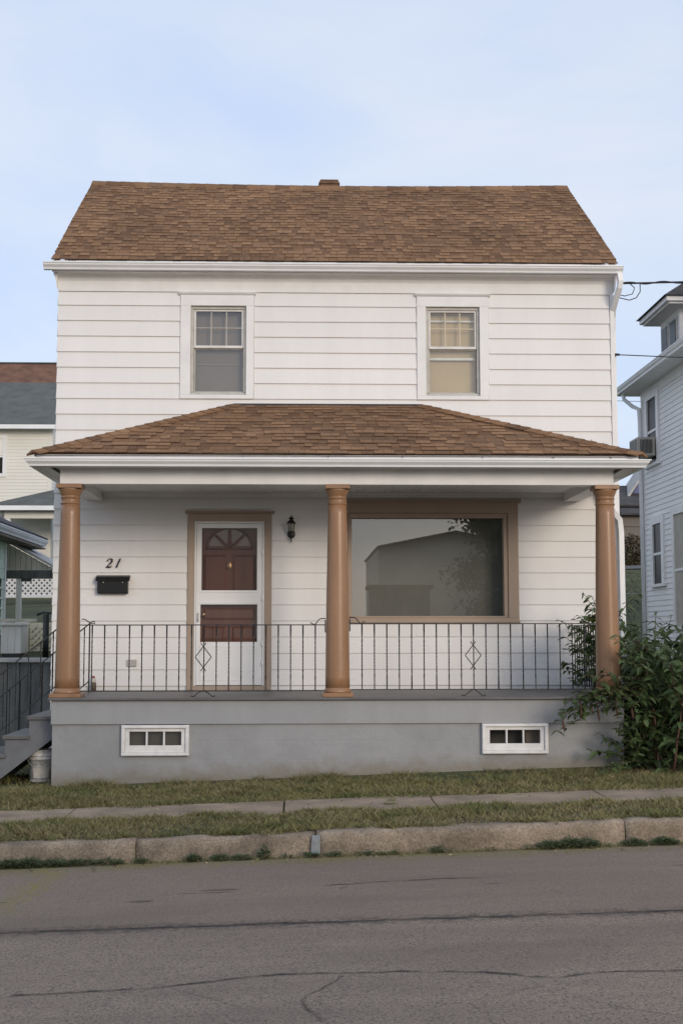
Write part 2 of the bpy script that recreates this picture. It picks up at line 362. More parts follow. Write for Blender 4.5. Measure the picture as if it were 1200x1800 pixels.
def boxpart(name, m, parent, *b, bevel=0): return MB().box(*b).build(name, m, parent, bevel)
def rnd(a, b): return random.uniform(a, b)
def lerp(a, b, t): return a + (b - a) * t
def ss(a, b, x):
    t = max(0, min(1, (x - a) / (b - a))); return t * t * (3 - 2 * t)

# ------------------------------------------------------------------ terrain heights
SX = .029
def zroad(x, y):
    return .402 + SX * x + .012 * min(max(-5.8 - y, 0), 4.5) - .012 * max(0, -10.3 - y) * (1 if y > -14.8 else 0)
def zfront(x, y):      # verge, pavement and lawn between kerb and house
    t = (y + 5.8) / 3.77
    return lerp(.578 + .031 * x, .606 + .028 * x, t)
def zground(x, y):
    xs = max(-25, min(25, x))
    if y < -5.66:
        return zroad(xs, y) - .12 if y > -15 else .42 + SX * xs
    if y < -2.03: return zfront(xs, y) - .01
    base = .618 + .028 * xs
    left = base + (1.22 * ss(2.62, 2.72, y) if y > 2.6 else 0) + .078 * max(0, min(y, 45) - 2.7)
    right = base + .02 + .147 * max(0, min(y, 29) - 4.5) + .05 * max(0, min(y, 60) - 29)
    return lerp(left, right, ss(-3.0, 3.0, x)) + .02 * max(0, min(y - 45, 60))

# ground sheet
def gridmesh(xs, ys, zf, name, m, drop=0):
    b = MB(); n = len(xs)
    b.v = [(x, y, zf(x, y) - drop) for y in ys for x in xs]; b.smooth = True
    for j in range(len(ys) - 1):
        for i in range(n - 1): b.face((j * n + i, j * n + i + 1, (j + 1) * n + i + 1, (j + 1) * n + i))
    return b.build(name, m)
xs = sorted(set([-900, -300, -120, -60, -40, 40, 60, 120, 300, 900] + [-25 + i for i in range(51)] + [-3.6, -3.3, -2.7, -2.4]))
ys = sorted(set([-900, -300, -100, -50, -30, -20, -16, -15.01, -14.99, -10, -5.70, -5.67, -5.65, -5, -4, -3, -2.03, -1, 0, 1, 2, 2.55, 2.62, 2.67, 2.72, 2.8, 3.5, 4.5, 6, 8, 10, 12, 15, 18, 21, 24, 28, 32, 36, 40, 45, 55, 80, 105, 200, 400, 900]))
g = gridmesh(xs, ys, zground, 'ground', 'meadow'); tag(g, kind='structure')
# lawn soil sheet near the house, just above the ground
xs2 = [-14 + .5 * i for i in range(61)]
tag(gridmesh(xs2, [-5.66, -5.55, -5.3, -5.0, -4.66], lambda x, y: zfront(x, y) + .010 - .03 * ss(-5.3, -5.66, y), 'verge', 'soil'), kind='structure')
tag(gridmesh(xs2, [-3.86, -3.2, -2.6, -2.0], lambda x, y: zfront(x, y) + .002, 'lawn', 'soil'), kind='structure')
xs3 = [-60 + 2 * i for i in range(61)]
tag(gridmesh(xs3, [-14.8, -13, -11.5, -10.3, -9, -7.5, -5.79], lambda x, y: zroad(max(-25, min(25, x)), y), 'road', 'asphalt'), kind='structure')

# ------------------------------------------------------------------ kerb and pavement
curb = bpy.data.objects.new('curb', None); COL.objects.link(curb); WLOC['curb'] = (0, 0, 0); tag(curb, kind='structure')
cuts = [-14, -11.2, -8.3, -5.4, -3.1, -1.33, .13, 2.66, 5.3, 8.1, 11, 14]
for k in range(len(cuts) - 1):
    a, c = cuts[k] + (.001 if k == 5 else .004), cuts[k + 1] - (.001 if k == 4 else .004)
    if k == 5: c += .0
    off = {6: .012, 7: .012, 8: .0}.get(k, 0) + rnd(-.004, .004); yo = {8: .03, 5: .015}.get(k, 0)
    mb = MB(); rings = []; n = max(6, int((c - a) / .09))
    for i in range(n + 1):
        x = lerp(a, c, i / n); zt = .578 + .031 * x + off + rnd(-.005, .005); zb = zroad(x, -5.9) - .1; e = abs(random.gauss(0, .009))
        y0 = -5.8 + yo + rnd(-.004, .004)
        rings.append([(x, -5.60, zb), (x, -5.60, zt - .004), (x, -5.612, zt + .003), (x, y0 + .055 + e, zt + .003), (x, y0 + .035 + e, zt + .002), (x, y0 + .010, zt - .012 - e), (x, y0, zt - .04 - e), (x, y0 - .012 + rnd(-.003, .003), zb + .12), (x, y0 - .015, zb)])
    mb.smooth = True; mb.loft(rings); mb.build('curb_stone', 'concrete_curb', curb)
# faded paint mark on the kerb face
zt = .578 + .031 * .10
mb = MB().quad((.085, -5.8115, zt - .165), (.165, -5.8115, zt - .165), (.165, -5.7985, zt - .045), (.095, -5.7985, zt - .045))
mb.quad((.095, -5.7985, zt - .045), (.165, -5.7985, zt - .045), (.162, -5.785, zt - .008), (.10, -5.785, zt - .008))
mb.v = [(v[0], v[1] - .012, v[2]) for v in mb.v]
tag(mb.build('curb_paint_mark', 'paint_blue'), kind='structure')
side = bpy.data.objects.new('sidewalk', None); COL.objects.link(side); WLOC['sidewalk'] = (0, 0, 0); tag(side, kind='structure')
scut = [-14, -12.3, -10.7, -8.9, -7.2, -5.5, -3.9, -2.15, -.15, 1.25, 2.85, 4.5, 6.2, 8, 10, 12, 14]
for k in range(len(scut) - 1):
    a, c = scut[k] + .008, scut[k + 1] - .008; t = rnd(-.006, .006); sk = 0
    def zz(x, y): return zfront(x, y) + .012 + t
    y0, y1 = -4.72, -3.80
    MB().hexa([(a - sk, y0, zz(a, y0) - .1), (c - sk, y0, zz(c, y0) - .1), (c + sk, y1, zz(c, y1) - .1), (a + sk, y1, zz(a, y1) - .1), (a - sk, y0, zz(a, y0)), (c - sk, y0, zz(c, y0)), (c + sk, y1, zz(c, y1)), (a + sk, y1, zz(a, y1))]).build('slab', 'concrete', side, bevel=.006)

# ------------------------------------------------------------------ the house
HX0, HX1, HD = -3.117, 4.026, 5.8
DECK = 1.503
house = thing('house', 'white two-storey clapboard house with brown shingle roof and front porch', 'house', (.45, 0, .62))
EXPO = .2032; Z0 = 6.4345
openings = [(-1.553, -.605, 5.214, 6.574), (1.500, 2.434, 5.214, 6.574), (-1.43, -.37, 1.45, 3.733), (.466, 2.783, 2.356, 3.88)]
holes = [(-1.42, -.707, 5.265, 6.433), (1.62, 2.316, 5.265, 6.439), (-1.342, -.457, 1.50, 3.631), (.60, 2.65, 2.39, 3.72)]
# front wall core with real openings
mb = MB()
gx = sorted(set([HX0, HX1 + .03] + [h[0] for h in holes] + [h[1] for h in holes])); gz = sorted(set([.3, 6.9] + [h[2] for h in holes] + [h[3] for h in holes]))
for i in range(len(gx) - 1):
    for j in range(len(gz) - 1):
        cx, cz = (gx[i] + gx[i + 1]) / 2, (gz[j] + gz[j + 1]) / 2
        if any(h[0] < cx < h[1] and h[2] < cz < h[3] for h in holes): continue
        mb.box(gx[i], gx[i + 1], .0, .14, gz[j], gz[j + 1])
front = mb.build('front_wall', 'siding_white', house)
# clapboards, one piece for each run between openings
for k in range(-1, 28):
    zb = Z0 - EXPO * k; ztp = min(zb + EXPO, 6.63)
    if k == -1: continue
    spans = [(HX0 - .012, HX1)]
    for (a, c, z0, z1) in openings:
        if z0 < (zb + .5 * (ztp - zb)) < z1 or (z0 < zb + .03 and zb + .03 < z1 and False):
            ns = []
            for (p, q) in spans:
                if c <= p or a >= q: ns.append((p, q))
                else:
                    if a > p: ns.append((p, a))
                    if c < q: ns.append((c, q))
            spans = ns
    if zb < 1.45: spans = [(HX0 - .012, -2.76), (3.62, HX1)]
    sp2 = []
    for (p, q) in spans:
        if q - p > 3.4: c_ = lerp(p, q, rnd(.3, .7)); sp2 += [(p, c_ + .003), (c_ - .003, q)]
        else: sp2.append((p, q))
    for (p, q) in sp2:
        if q - p < .02: continue
        w0 = rnd(-.0022, .0022); w1 = rnd(-.0022, .0022); t = .024; dx = .0035
        MB().hexa([(p + dx, -t, zb + w0), (q - dx, -t, zb + w1), (q - dx, -.001, zb + w1), (p + dx, -.001, zb + w0),
                   (p + dx, -.006, ztp + w0 + .004), (q - dx, -.006, ztp + w1 + .004), (q - dx, -.001, ztp + w1 + .004), (p + dx, -.001, ztp + w0 + .004)]).build('siding_board', 'siding_white', front)
# side and rear walls, gables, floor
mb = MB()
mb.box(HX0, HX0 + .12, .14, HD, .3, 6.9); mb.box(HX1 - .08, HX1 + .03, .14, HD, .3, 6.9); mb.box(HX0, HX1 + .03, HD - .12, HD, .3, 6.9)
for x0, x1 in ((HX0, HX0 + .12), (HX1 - .08, HX1 + .03)):
    mb.prism([(0.0, 6.9), (HD, 6.9), (HD / 2, 8.93)], 'x', x0, x1)
mb.build('side_wall', 'siding_white', house)
mb = MB()
for k in range(30):
    zb = Z0 - EXPO * k + .0
    if zb < .4: break
    for xx, s in ((HX0, -1), (HX1 + .03, 1)):
        a, bq = xx + s * .020, xx + s * .006
        mb.hexa([(min(xx, a), .0, zb), (max(xx, a), .0, zb), (max(xx, a), HD, zb), (min(xx, a), HD, zb), (min(xx, bq), .0, zb + EXPO), (max(xx, bq), .0, zb + EXPO), (max(xx, bq), HD, zb + EXPO), (min(xx, bq), HD, zb + EXPO)])
o = mb.build('side_siding', 'siding_white', house); tag(o, kind='stuff')
boxpart('corner_board', 'trim_white', house, HX1 + .001, HX1 + .052, -.030, .02, .62, 6.62)
boxpart('interior_floor', 'dark_room', house, HX0 + .13, HX1 - .09, .15, HD - .13, 1.30, 1.36)
boxpart('upper_floor', 'dark_room', house, HX0 + .13, HX1 - .09, .15, HD - .13, 4.2, 4.4)
boxpart('room_wall', 'dark_room', house, HX0 + .13, HX1 - .09, 3.4, 3.5, 1.37, 4.19)

# cornice under the eave
ze = 6.955
mb = MB().prism([(0, 6.615), (-.030, 6.615), (-.033, 6.70), (-.036, 6.745), (-.050, 6.785), (-.085, 6.815), (-.13, 6.828), (-.168, 6.830), (-.168, 6.90), (0, 6.93)], 'x', HX0 - .008, HX1 + .045)
mb.build('cornice', 'trim_white', house)
for x0, s in ((HX0 - .0085, -1), (HX1 + .0455, 1)):
    mb = MB(); prof = [(.0, 6.63), (.012, 6.66), (.018, 6.72), (.035, 6.785), (.052, 6.82), (.052, 6.86), (.0, 6.86)]
    mb.prism([(x0 + s * a, z) for a, z in prof], 'y', -.10, .0 + HD * .98); mb.build('cornice_return', 'trim_white', house)
boxpart('fascia', 'trim_white', house, HX0 - .062, HX1 + .075, -.190, -.170, 6.825, 6.972)
GP = [(0, 0), (0, -.088), (.064, -.088), (.070, -.066), (.088, -.048), (.100, -.036), (.104, -.014), (.116, -.013), (.116, 0), (.104, 0), (.098, -.020), (.082, -.040), (.060, -.078), (.008, -.078), (.008, 0)]
mb = MB().sweep([(-3.272, -.192), (4.146, -.192)], [(o, z + 6.926) for o, z in GP])
for x in (-3.272, 4.146): mb.prism([(-.192 - o, z + 6.926) for o, z in GP[:10] if True], 'x', x - .002, x + .002)
mb.build('gutter', 'gutter_white', house)
mb = MB()
for x in (-2.2, -.75, .6, 2.05, 3.4): mb.tube([(x, -.308, 6.925), (x, -.18, 6.95)], .006, 6)
mb.build('gutter_spike', 'gutter_white', house)

# ---- shingles
RIDGE_Y, RUN = 2.9, 3.10
XL, XR = -3.188, 4.112
def sag(x): t = (x - XL) / (XR - XL); return -.042 * math.sin(math.pi * t) + .0 * t
def roofP(x, v):      # v 0 at the eave .. 1 at the ridge
    z = lerp(6.985, 9.090, v) + sag(x) * v + .012 * math.sin(x * 1.7 + 1) * math.sin(v * 3.1)
    return Vector((x, lerp(-.20, RIDGE_Y, v), z))
slope_n = Vector((0, -(9.09 - 6.985), RUN)).normalized(); slope_u = Vector((0, RUN, 9.09 - 6.985)).normalized()
mb = MB()
nx = 16
for i in range(nx):
    a, c = lerp(XL + .01, XR - .01, i / nx), lerp(XL + .01, XR - .01, (i + 1) / nx)
    for v0, v1 in ((0.01, .5), (.5, 1)):
        mb.quad(roofP(a, v0) - slope_n * .012, roofP(c, v0) - slope_n * .012, roofP(c, v1) - slope_n * .012, roofP(a, v1) - slope_n * .012)
    ra, rc = roofP(a, 1), roofP(c, 1)
    mb.quad(ra - slope_n * .012, rc - slope_n * .012, (c, 2 * RIDGE_Y + .2, 6.98), (a, 2 * RIDGE_Y + .2, 6.98))
mb.quad((XL + .01, -.17, 6.955), (XR - .01, -.17, 6.955), (XR - .01, 6.0, 6.955), (XL + .01, 6.0, 6.955))
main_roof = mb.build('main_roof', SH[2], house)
mb = MB()
for x0, x1 in ((XL + .012, XL + .035), (XR - .035, XR - .012)):
    for (ya, za, yb, zb) in ((-.17, 6.96, RIDGE_Y, 9.06), (2 * RIDGE_Y + .17, 6.96, RIDGE_Y, 9.06)):
        mb.loft([[(x0, ya, za - .13), (x1, ya, za - .13), (x1, ya, za), (x0, ya, za)], [(x0, yb, zb - .13), (x1, yb, zb - .13), (x1, yb, zb), (x0, yb, zb)]])
mb.build('rake_board', 'trim_white', house)
field = MB()
def tab(mbx, P, a, c, v0, v1, n, u, th, mi, lift=0.0, a1=None, c1=None):
    """one shingle tab: butt end th thick at v0, feathered at v1"""
    a1 = a if a1 is None else a1; c1 = c if c1 is None else c1
    mbx.cm = mi
    p = [P(a, v0), P(c, v0), P(c1, v1), P(a1, v1)]
    lo = [q + n * 0.0 for q in p]; hi = [p[0] + n * (th + lift), p[1] + n * (th + lift), p[2] + n * (.003 + lift), p[3] + n * (.003 + lift)]
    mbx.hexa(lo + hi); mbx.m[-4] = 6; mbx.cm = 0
def pick(prev):
    r = random.random()
    if prev is True: return random.choice((0, 3, 3, 4, 0, 1))
    if prev is False: return random.choice((1, 2, 2, 5, 1, 4))
    return 0 if r < .24 else 1 if r < .46 else 2 if r < .62 else 3 if r < .74 else 4 if r < .9 else 5
SL = math.hypot(RUN, 9.09 - 6.985); rows = 28
for r in range(rows):
    v0 = r / rows - (.004 if r == 0 else 0); v1 = min(1.0, (r + 1.35) / rows)
    x = XL + rnd(-.2, 0); blend = 0
    while x < XR:
        L = rnd(.065, .15); a, c = max(x, XL), min(x + L, XR)
        if c - a > .02:
            raised = random.random() < .55
            dv = rnd(-.002, .002) / SL
            tab(field, roofP, a, c - .004, v0 + dv - (.006 / SL if raised else 0), v1, slope_n, slope_u, .013 if raised else .006, pick(raised))
        x += L
# ridge caps
for i in range(34):
    a = lerp(XL, XR, i / 34); c = a + (XR - XL) / 34 + .03
    p, q = roofP(a, 1), roofP(min(c, XR), 1); field.cm = pick(0)
    for s in (-1, 1):
        d = Vector((0, s * .15, -.10))
        field.hexa([p + d + Vector((0, 0, .008)), q + d + Vector((0, 0, .004)), q + Vector((0, 0, .012)), p + Vector((0, 0, .016)), p + d + Vector((0, 0, .020)), q + d + Vector((0, 0, .014)), q + Vector((0, 0, .026)), p + Vector((0, 0, .032))])
    field.cm = 0
# porch roof planes
PXL, PXR, PYE, PZE = -2.975, 3.845, -2.115, 4.222
PTL, PTR, PZT = -.845, 1.555, 5.140
pn = Vector((0, -(PZT - PZE), -PYE)).normalized()
def porP(x, v): return Vector((x, lerp(PYE, 0, v), lerp(PZE, PZT, v) + .010 * math.sin(x * 2.1) * math.sin(v * 3) - .012 * math.sin(math.pi * (x - PXL) / (PXR - PXL)) * (1 - v)))
mb = MB()
A, Bq, Cq, Dq = (PXL, PYE, PZE - .012), (PXR, PYE, PZE - .012), (PTR, 0, PZT - .012), (PTL, 0, PZT - .012)
mb.quad(A, Bq, Cq, Dq); mb.tri((PXL, 0, PZE - .012), A, Dq); mb.tri(Bq, (PXR, 0, PZE - .012), Cq)
mb.quad((PXL, PYE, PZE - .03), (PXL, 0, PZE - .03), (PXR, 0, PZE - .03), (PXR, PYE, PZE - .03))
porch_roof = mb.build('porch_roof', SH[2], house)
PSL = math.hypot(PYE, PZT - PZE); prow = 16
UT = {}
def unit_tab(mi, raised):
    if (mi, raised) not in UT:
        m = MB(); th = .014 if raised else .007; d = PSL / prow
        m.hexa([(0, 0, 0), (1, 0, 0), (1, d * 1.3, 0), (0, d * 1.3, 0), (0, 0, th), (1, 0, th), (1, d * 1.3, .003), (0, d * 1.3, .003)])
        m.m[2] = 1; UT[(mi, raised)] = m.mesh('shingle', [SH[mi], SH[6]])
    return UT[(mi, raised)]
ncount = 0
ang = math.atan2(PZT - PZE, -PYE)
for r in range(prow):
    v0 = r / prow; v1 = min(1, (r + 1.3) / prow)
    l0, r0 = lerp(PXL, PTL, v0), lerp(PXR, PTR, v0); l1, r1 = lerp(PXL, PTL, v1), lerp(PXR, PTR, v1)
    x = l0 - rnd(0, .2)
    while x < r0:
        L = rnd(.085, .18); a, c = max(x, l0), min(x + L, r0)
        if c - a > .015:
            raised = random.random() < .55; mi = pick(raised)
            if a >= l1 + .02 and c <= r1 - .02 and ncount < 296:
                p = porP((a + c) / 2, v0) + Vector((0, -.006 if raised else 0, 0)); ncount += 1
                place(unit_tab(mi, raised), 'shingle', porch_roof, mw=Matrix.LocRotScale(Vector((a, p.y, p.z + rnd(-.001, .001))), Matrix.Rotation(ang + rnd(-.006, .006), 3, 'X').to_quaternion(), Vector((c - .004 - a, 1, 1))))
            else:
                tab(field, porP, a, c - .004, v0, v1, pn, None, .014 if raised else .007, mi, 0, max(a, l1), max(min(c, r1) - .004, max(a, l1) + .001))
        x += L
# hip side slopes
for s, xe, xt in ((-1, PXL, PTL), (1, PXR, PTR)):
    run = abs(xt - xe); nn = Vector((s * (PZT - PZE), 0, run)).normalized()
    def sideP(y, v, xe=xe, xt=xt): return Vector((lerp(xe, xt, v), y, lerp(PZE, PZT, v)))
    for r in range(prow):
        v0 = r / prow; v1 = min(1, (r + 1.3) / prow); y0 = lerp(PYE, 0, v0); y = y0
        y1 = lerp(PYE, 0, v1)
        while y < -.02:
            L = rnd(.15, .34); c = min(y + L, 0)
            aa, cc = y, c - .004
            if s > 0: tab(field, sideP, aa, cc, v0, v1, nn, None, .012, pick(0), 0, max(aa, y1), max(cc, y1 + .001))
            else: tab(field, sideP, cc, aa, v0, v1, nn, None, .012, pick(0), 0, max(cc, y1 + .001), max(aa, y1))
            y += L
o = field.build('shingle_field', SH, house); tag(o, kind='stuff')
# hip caps
for s, e, tp in ((-1, Vector((PXL, PYE, PZE)), Vector((PTL, 0, PZT))), (1, Vector((PXR, PYE, PZE)), Vector((PTR, 0, PZT)))):
    d = (tp - e); n = 21; L = d.length
    d.normalize(); side_s = Vector((s, 0, 0)); 
    fd = Vector((-s, 0, 0)); fd = (fd - d * fd.dot(d)); fd = fd - pn * fd.dot(pn); fd.normalize()
    sn = Vector((s * (PZT - PZE), 0, abs(tp.x - e.x))).normalized()
    sd = Vector((0, 1, 0)); sd = sd - d * sd.dot(d); sd = sd - sn * sd.dot(sn); sd.normalize()
    for k in range(n):
        p = e + d * (L * k / n - .01); q = e + d * min(L * (k + 1.25) / n, L + .01)
        m = MB(); up = (pn + sn).normalized()
        for dd, nrm in ((fd, pn), (sd, sn)):
            wd = .125
            m.hexa([p + nrm * .004, p + dd * wd + nrm * .004, q + dd * wd + nrm * .002, q + nrm * .002, p + up * .030, p + dd * wd + nrm * .022, q + dd * wd + nrm * .010, q + up * .018])
        m.build('hip_shingle', SH[pick(0)] if k % 3 else SH[0], porch_roof)
boxpart('flashing', 'dark_roof', porch_roof, PTL - .02, PTR + .02, -.028, .0, PZT - .04, PZT + .016)
# porch eaves: fascia, soffit, gutters
mb = MB().sweep([(PXL + .03, 0), (PXL + .03, PYE + .03), (PXR - .03, PYE + .03), (PXR - .03, 0)], [(-.02, 4.06), (0, 4.06), (0, 4.206), (-.02, 4.206)])
mb.build('porch_fascia', 'trim_white', house)
GX0, GX1, GY = -2.947, 3.817, -2.087
prof = [(o, z + 4.153) for o, z in GP]
for a, c, sd in ((GX0, GX1, 0),):
    mb = MB().sweep([(GX0, .0), (GX0, GY), (GX1, GY), (GX1, .0)], prof); mb.build('porch_gutter', 'gutter_white', house)
mb = MB()
for x in (-2.55, -1.6, -.62, .32, 1.15, 2.05, 2.85, 3.5): mb.tube([(x, GY - .11, 4.152), (x, GY, 4.185)], .006, 6)
mb.build('gutter_spike', 'gutter_white', house)
# front beam and side beams
BL, BR, BY, BZ = -2.711, 3.573, -1.895, 3.895
mb = MB().sweep([(BL, 0), (BL, BY), (BR, BY), (BR, 0)], [(0, BZ), (.0, 4.055), (.02, 4.085), (.05, 4.105), (.10, 4.112), (.10, 4.13), (-.20, 4.13), (-.20, BZ)])
mb.build('porch_beam', 'trim_white', house)
mb = MB().sweep([(BL, 0), (BL, BY), (BR, BY), (BR, 0)], [(.10, 4.065), (.36, 4.065), (.36, 4.10), (.10, 4.111)]); 
mb = MB()
mb.box(GX0 + .0, BL - .10, GY + .02, 0, 4.066, 4.075); mb.box(BR + .10, GX1, GY + .02, 0, 4.066, 4.075); mb.box(BL - .10, BR + .10, GY + .02, BY - .1, 4.066, 4.075)
mb.build('porch_soffit', 'trim_white', house)
mb = MB(); x = BL + .201; 
while x < BR - .21:
    mb.box(x + .002, x + .085, BY + .201, -.03, 4.000, 4.012); x += .087
o = mb.build('porch_ceiling', 'trim_white', house)
boxpart('ceiling_backing', 'trim_white', house, BL + .2, BR - .2, BY + .2, -.03, 4.014, 4.03)
mb = MB().prism([(-.022, 3.94), (-.030, 3.94), (-.035, 3.96), (-.06, 3.985), (-.065, 3.999), (-.022, 3.999)], 'x', BL + .202, BR - .202)
mb.build('ceiling_moulding', 'trim_white', house)

# ---- porch base and deck
FY = -2.03
mb = MB()
bw = [(-1.962, -1.222, .872, 1.205), (2.015, 2.749, .880, 1.211)]
bx0, bx1 = -2.725, 3.600
gx = sorted([bx0, bx1] + [h[0] + .03 for h in bw] + [h[1] - .03 for h in bw]); gz = sorted(set([.2, 1.213, .90, 1.18]))
for i in range(len(gx) - 1):
    for j in range(len(gz) - 1):
        cx, cz = (gx[i] + gx[i + 1]) / 2, (gz[j] + gz[j + 1]) / 2
        if any(h[0] < cx < h[1] and h[2] < cz < h[3] for h in bw): continue
        mb.box(gx[i], gx[i + 1], FY + .03, FY + .18, gz[j], gz[j + 1])
mb.box(bx0, bx0 + .15, FY + .18, 0, .2, 1.213); mb.box(bx1 - .15, bx1, FY + .18, 0, .2, 1.213)
mb.build('porch_foundation', 'base_grey', house)
# rendered block courses standing a few millimetres proud on the foundation
mb = MB()
mb.box(bx0 - .012, bx1 + .006, FY + .004, FY + .03, 1.214, 1.478); mb.box(bx0 - .012, bx0 + .01, FY + .03, 0, 1.214, 1.478); mb.box(bx1 - .01, bx1 + .006, FY + .03, 0, 1.214, 1.478)
mb.build('skirt_board', 'base_board', house, bevel=.004)
mb = MB()
yb = FY - .035
mb.hexa([(bx0 - .045, yb, 1.474), (bx1 + .04, yb, 1.474), (bx1 + .04, -.03, 1.474), (bx0 - .045, -.03, 1.474), (bx0 - .045, yb, DECK), (bx1 + .04, yb, DECK), (bx1 + .04, -.03, DECK), (bx0 - .045, -.03, DECK)])
o = mb.build('porch_deck', 'deck_grey', house, bevel=.008)
# basement windows
for n, (a, c, z0, z1) in enumerate(bw):
    m = MB(); y = FY
    for (p, q, s, t) in ((a, c, z1 - .035, z1), (a, c, z0, z0 + .035), (a, a + .04, z0 + .035, z1 - .035), (c - .04, c, z0 + .035, z1 - .035)): m.cbox(p, q, y - .028, y + .10, s, t, .006)
    wnd = m.build('basement_window', 'weathered_white', house)
    m = MB(); ia, ic, iz0, iz1 = a + .041, c - .041, z0 + .036, z1 - .036; yy = y - .004
    m.cbox(ia, ic, yy, yy + .05, iz1 - .035, iz1, .004); m.cbox(ia, ic, yy, yy + .05, iz0, iz0 + .075, .004); m.cbox(ia, ia + .045, yy, yy + .05, iz0 + .075, iz1 - .035, .004); m.cbox(ic - .045, ic, yy, yy + .05, iz0 + .075, iz1 - .035, .004)
    m.build('sash', 'weathered_white', wnd)
    pa, pc, pz0, pz1 = ia + .045, ic - .045, iz0 + .075, iz1 - .035
    for k in (1, 2):
        xm = lerp(pa, pc, k / 3); MB().cbox(xm - .010, xm + .010, yy + .004, yy + .045, pz0, pz1, .004).build('muntin', 'weathered_white', wnd)
    for k in range(3):
        p0, p1 = lerp(pa, pc, k / 3) + .010, lerp(pa, pc, (k + 1) / 3) - .010
        MB().quad((p0, yy + .03, pz0), (p1, yy + .03, pz0), (p1, yy + .03, pz1), (p0, yy + .03, pz1)).build('pane', 'window_glass' if n == 0 else 'plain_glass', wnd)
    if n == 0: MB().quad((pa, yy + .09, pz0), (pc, yy + .09, pz0), (pc, yy + .09, pz1 - .0), (pa, yy + .09, pz1 - .0)).build('blind', 'dark_room', wnd)
    else:
        MB().box(pa + .42, pc + .05, yy + .16, yy + .17, pz0 - .05, pz1 + .05).build('blind', 'shade_grey', wnd)
        MB().box(pa - .05, pa + .45, yy + .35, yy + .36, pz0 - .1, pz0 + .09).build('sill_board', 'dark_room', wnd)
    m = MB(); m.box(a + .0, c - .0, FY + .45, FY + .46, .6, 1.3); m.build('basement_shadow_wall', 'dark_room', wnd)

# ---- columns
for n, (cx, cy) in enumerate(((-2.605, -1.80), (.420, -1.80), (3.490, -1.80))):
    m = MB(); zb = DECK
    pr = [(.150, zb + .044), (.153, zb + .058), (.150, zb + .074), (.142, zb + .082), (.1375, zb + .10)]
    for k in range(13):
        t = k / 12; pr.append((.1375 - .0335 * (t ** 1.55), zb + .10 + t * 2.02))
    sh = m.lathe(cx, cy, [(.1375 - .0335 * ((k / 16) ** 1.5), zb + .085 + k / 16 * 2.10) for k in range(17)], 40).build('column', 'column_paint', house)
    MB().lathe(cx, cy, pr[:5] + [(.12, zb + .11)], 40).build('base_ring', 'column_paint', sh)
    m = MB().box(cx - .172, cx + .172, cy - .172, cy + .172, zb, zb + .045); m.build('plinth', 'column_paint', sh, bevel=.006)
    zt = BZ
    MB().lathe(cx, cy, [(.095, zt - .232), (.104, zt - .228), (.112, zt - .224), (.1145, zt - .217), (.112, zt - .210), (.105, zt - .206), (.104, zt - .160), (.110, zt - .156), (.112, zt - .150), (.110, zt - .144), (.105, zt - .140), (.105, zt - .128), (.111, zt - .122), (.117, zt - .105), (.127, zt - .082), (.134, zt - .066), (.137, zt - .052), (.10, zt - .050)], 40).build('capital', 'column_paint', sh)
    MB().box(cx - .140, cx + .140, cy - .140, cy + .140, zt - .050, zt - .001).build('abacus', 'column_paint', sh, bevel=.005)

# ---- railings
def twisted(h, r=.0068, tw=2.6):
    m = MB(); rings = []; n = 30
    for k in range(n + 1):
        t = k / n; a = math.pi / 4 + tw * 2 * math.pi * ss(.12, .88, t); rr = r * (1.15 if .12 < t < .88 else 1.25)
        rings.append([(rr * math.cos(a + j * math.pi / 2), rr * math.sin(a + j * math.pi / 2), t * h) for j in range(4)])
    return m.loft(rings).mesh('baluster', 'iron')
RZ0, RZ1, RY = 1.572, 2.300, -1.80
balm = twisted(RZ1 - RZ0)
def diamond(cx, cz, parent):
    w, h, o = .090, .118, .030
    for s in (-1, 1):
        for q in (-1, 1):
            m = MB(); m.tube([(cx + s * w, RY - .008 * q * s, cz), (cx, RY - .008 * q * s, cz + q * h), (cx - s * o, RY - .008 * q * s, cz + q * (h + o * 1.3))], 0, rect=(.005, .005)); m.build('diamond_bar', 'iron', parent)
for (xa, xb, first, last, nb, dia, tl, tr, rise) in ((-2.47, .285, -2.336, .169, 19, -1.09, 0, 1, .0), (.555, 3.36, .696, 3.225, 19, 1.955, 1, 0, .012)):
    m = MB().box(xa, xb, RY - .012, RY + .012, RZ1 + rise, RZ1 + .012 + rise)
    rail = m.build('porch_railing', 'iron', house)
    MB().box(xa, xb, RY - .009, RY + .009, RZ0 - .010 + rise, RZ0 + rise).build('bottom_rail', 'iron', rail)
    for k in range(nb):
        place(balm, 'baluster', rail, (lerp(first, last, k / (nb - 1)), RY, RZ0 + rise), rot=(0, 0, rnd(0, .5)))
    diamond(dia, 1.935 + rise + .012, rail)
    m = MB()
    for s in (-1, 1):
        m.tube([(dia, RY, RZ0 + rise - .004), (dia + s * .05, RY - .0, RZ0 - .02), (dia + s * .10, RY - .01, DECK + .006), (dia + s * .13, RY - .01, DECK + .008), (dia + s * .135, RY - .01, DECK + .02)], .006, 6)
    m.build('foot', 'iron', rail)
    for fl, x, s in ((tl, xa, 1), (tr, xb, -1)):
        if not fl: continue
        z = RZ1 + rise
        m = MB().tube([(x, RY, z + .078), (x + s * .05, RY, z + .078), (x + s * .075, RY, z + .066), (x + s * .115, RY, z + .014), (x + s * .14, RY, z + .012), (x + s * .165, RY, z + .030), (x + s * .175, RY, z + .028)], .0065, 6)
        m.tube([(x + s * .004, RY, z + .06), (x + s * .004, RY, z - .08)], .006, 6)
        m.build('rail_scroll', 'iron', rail)
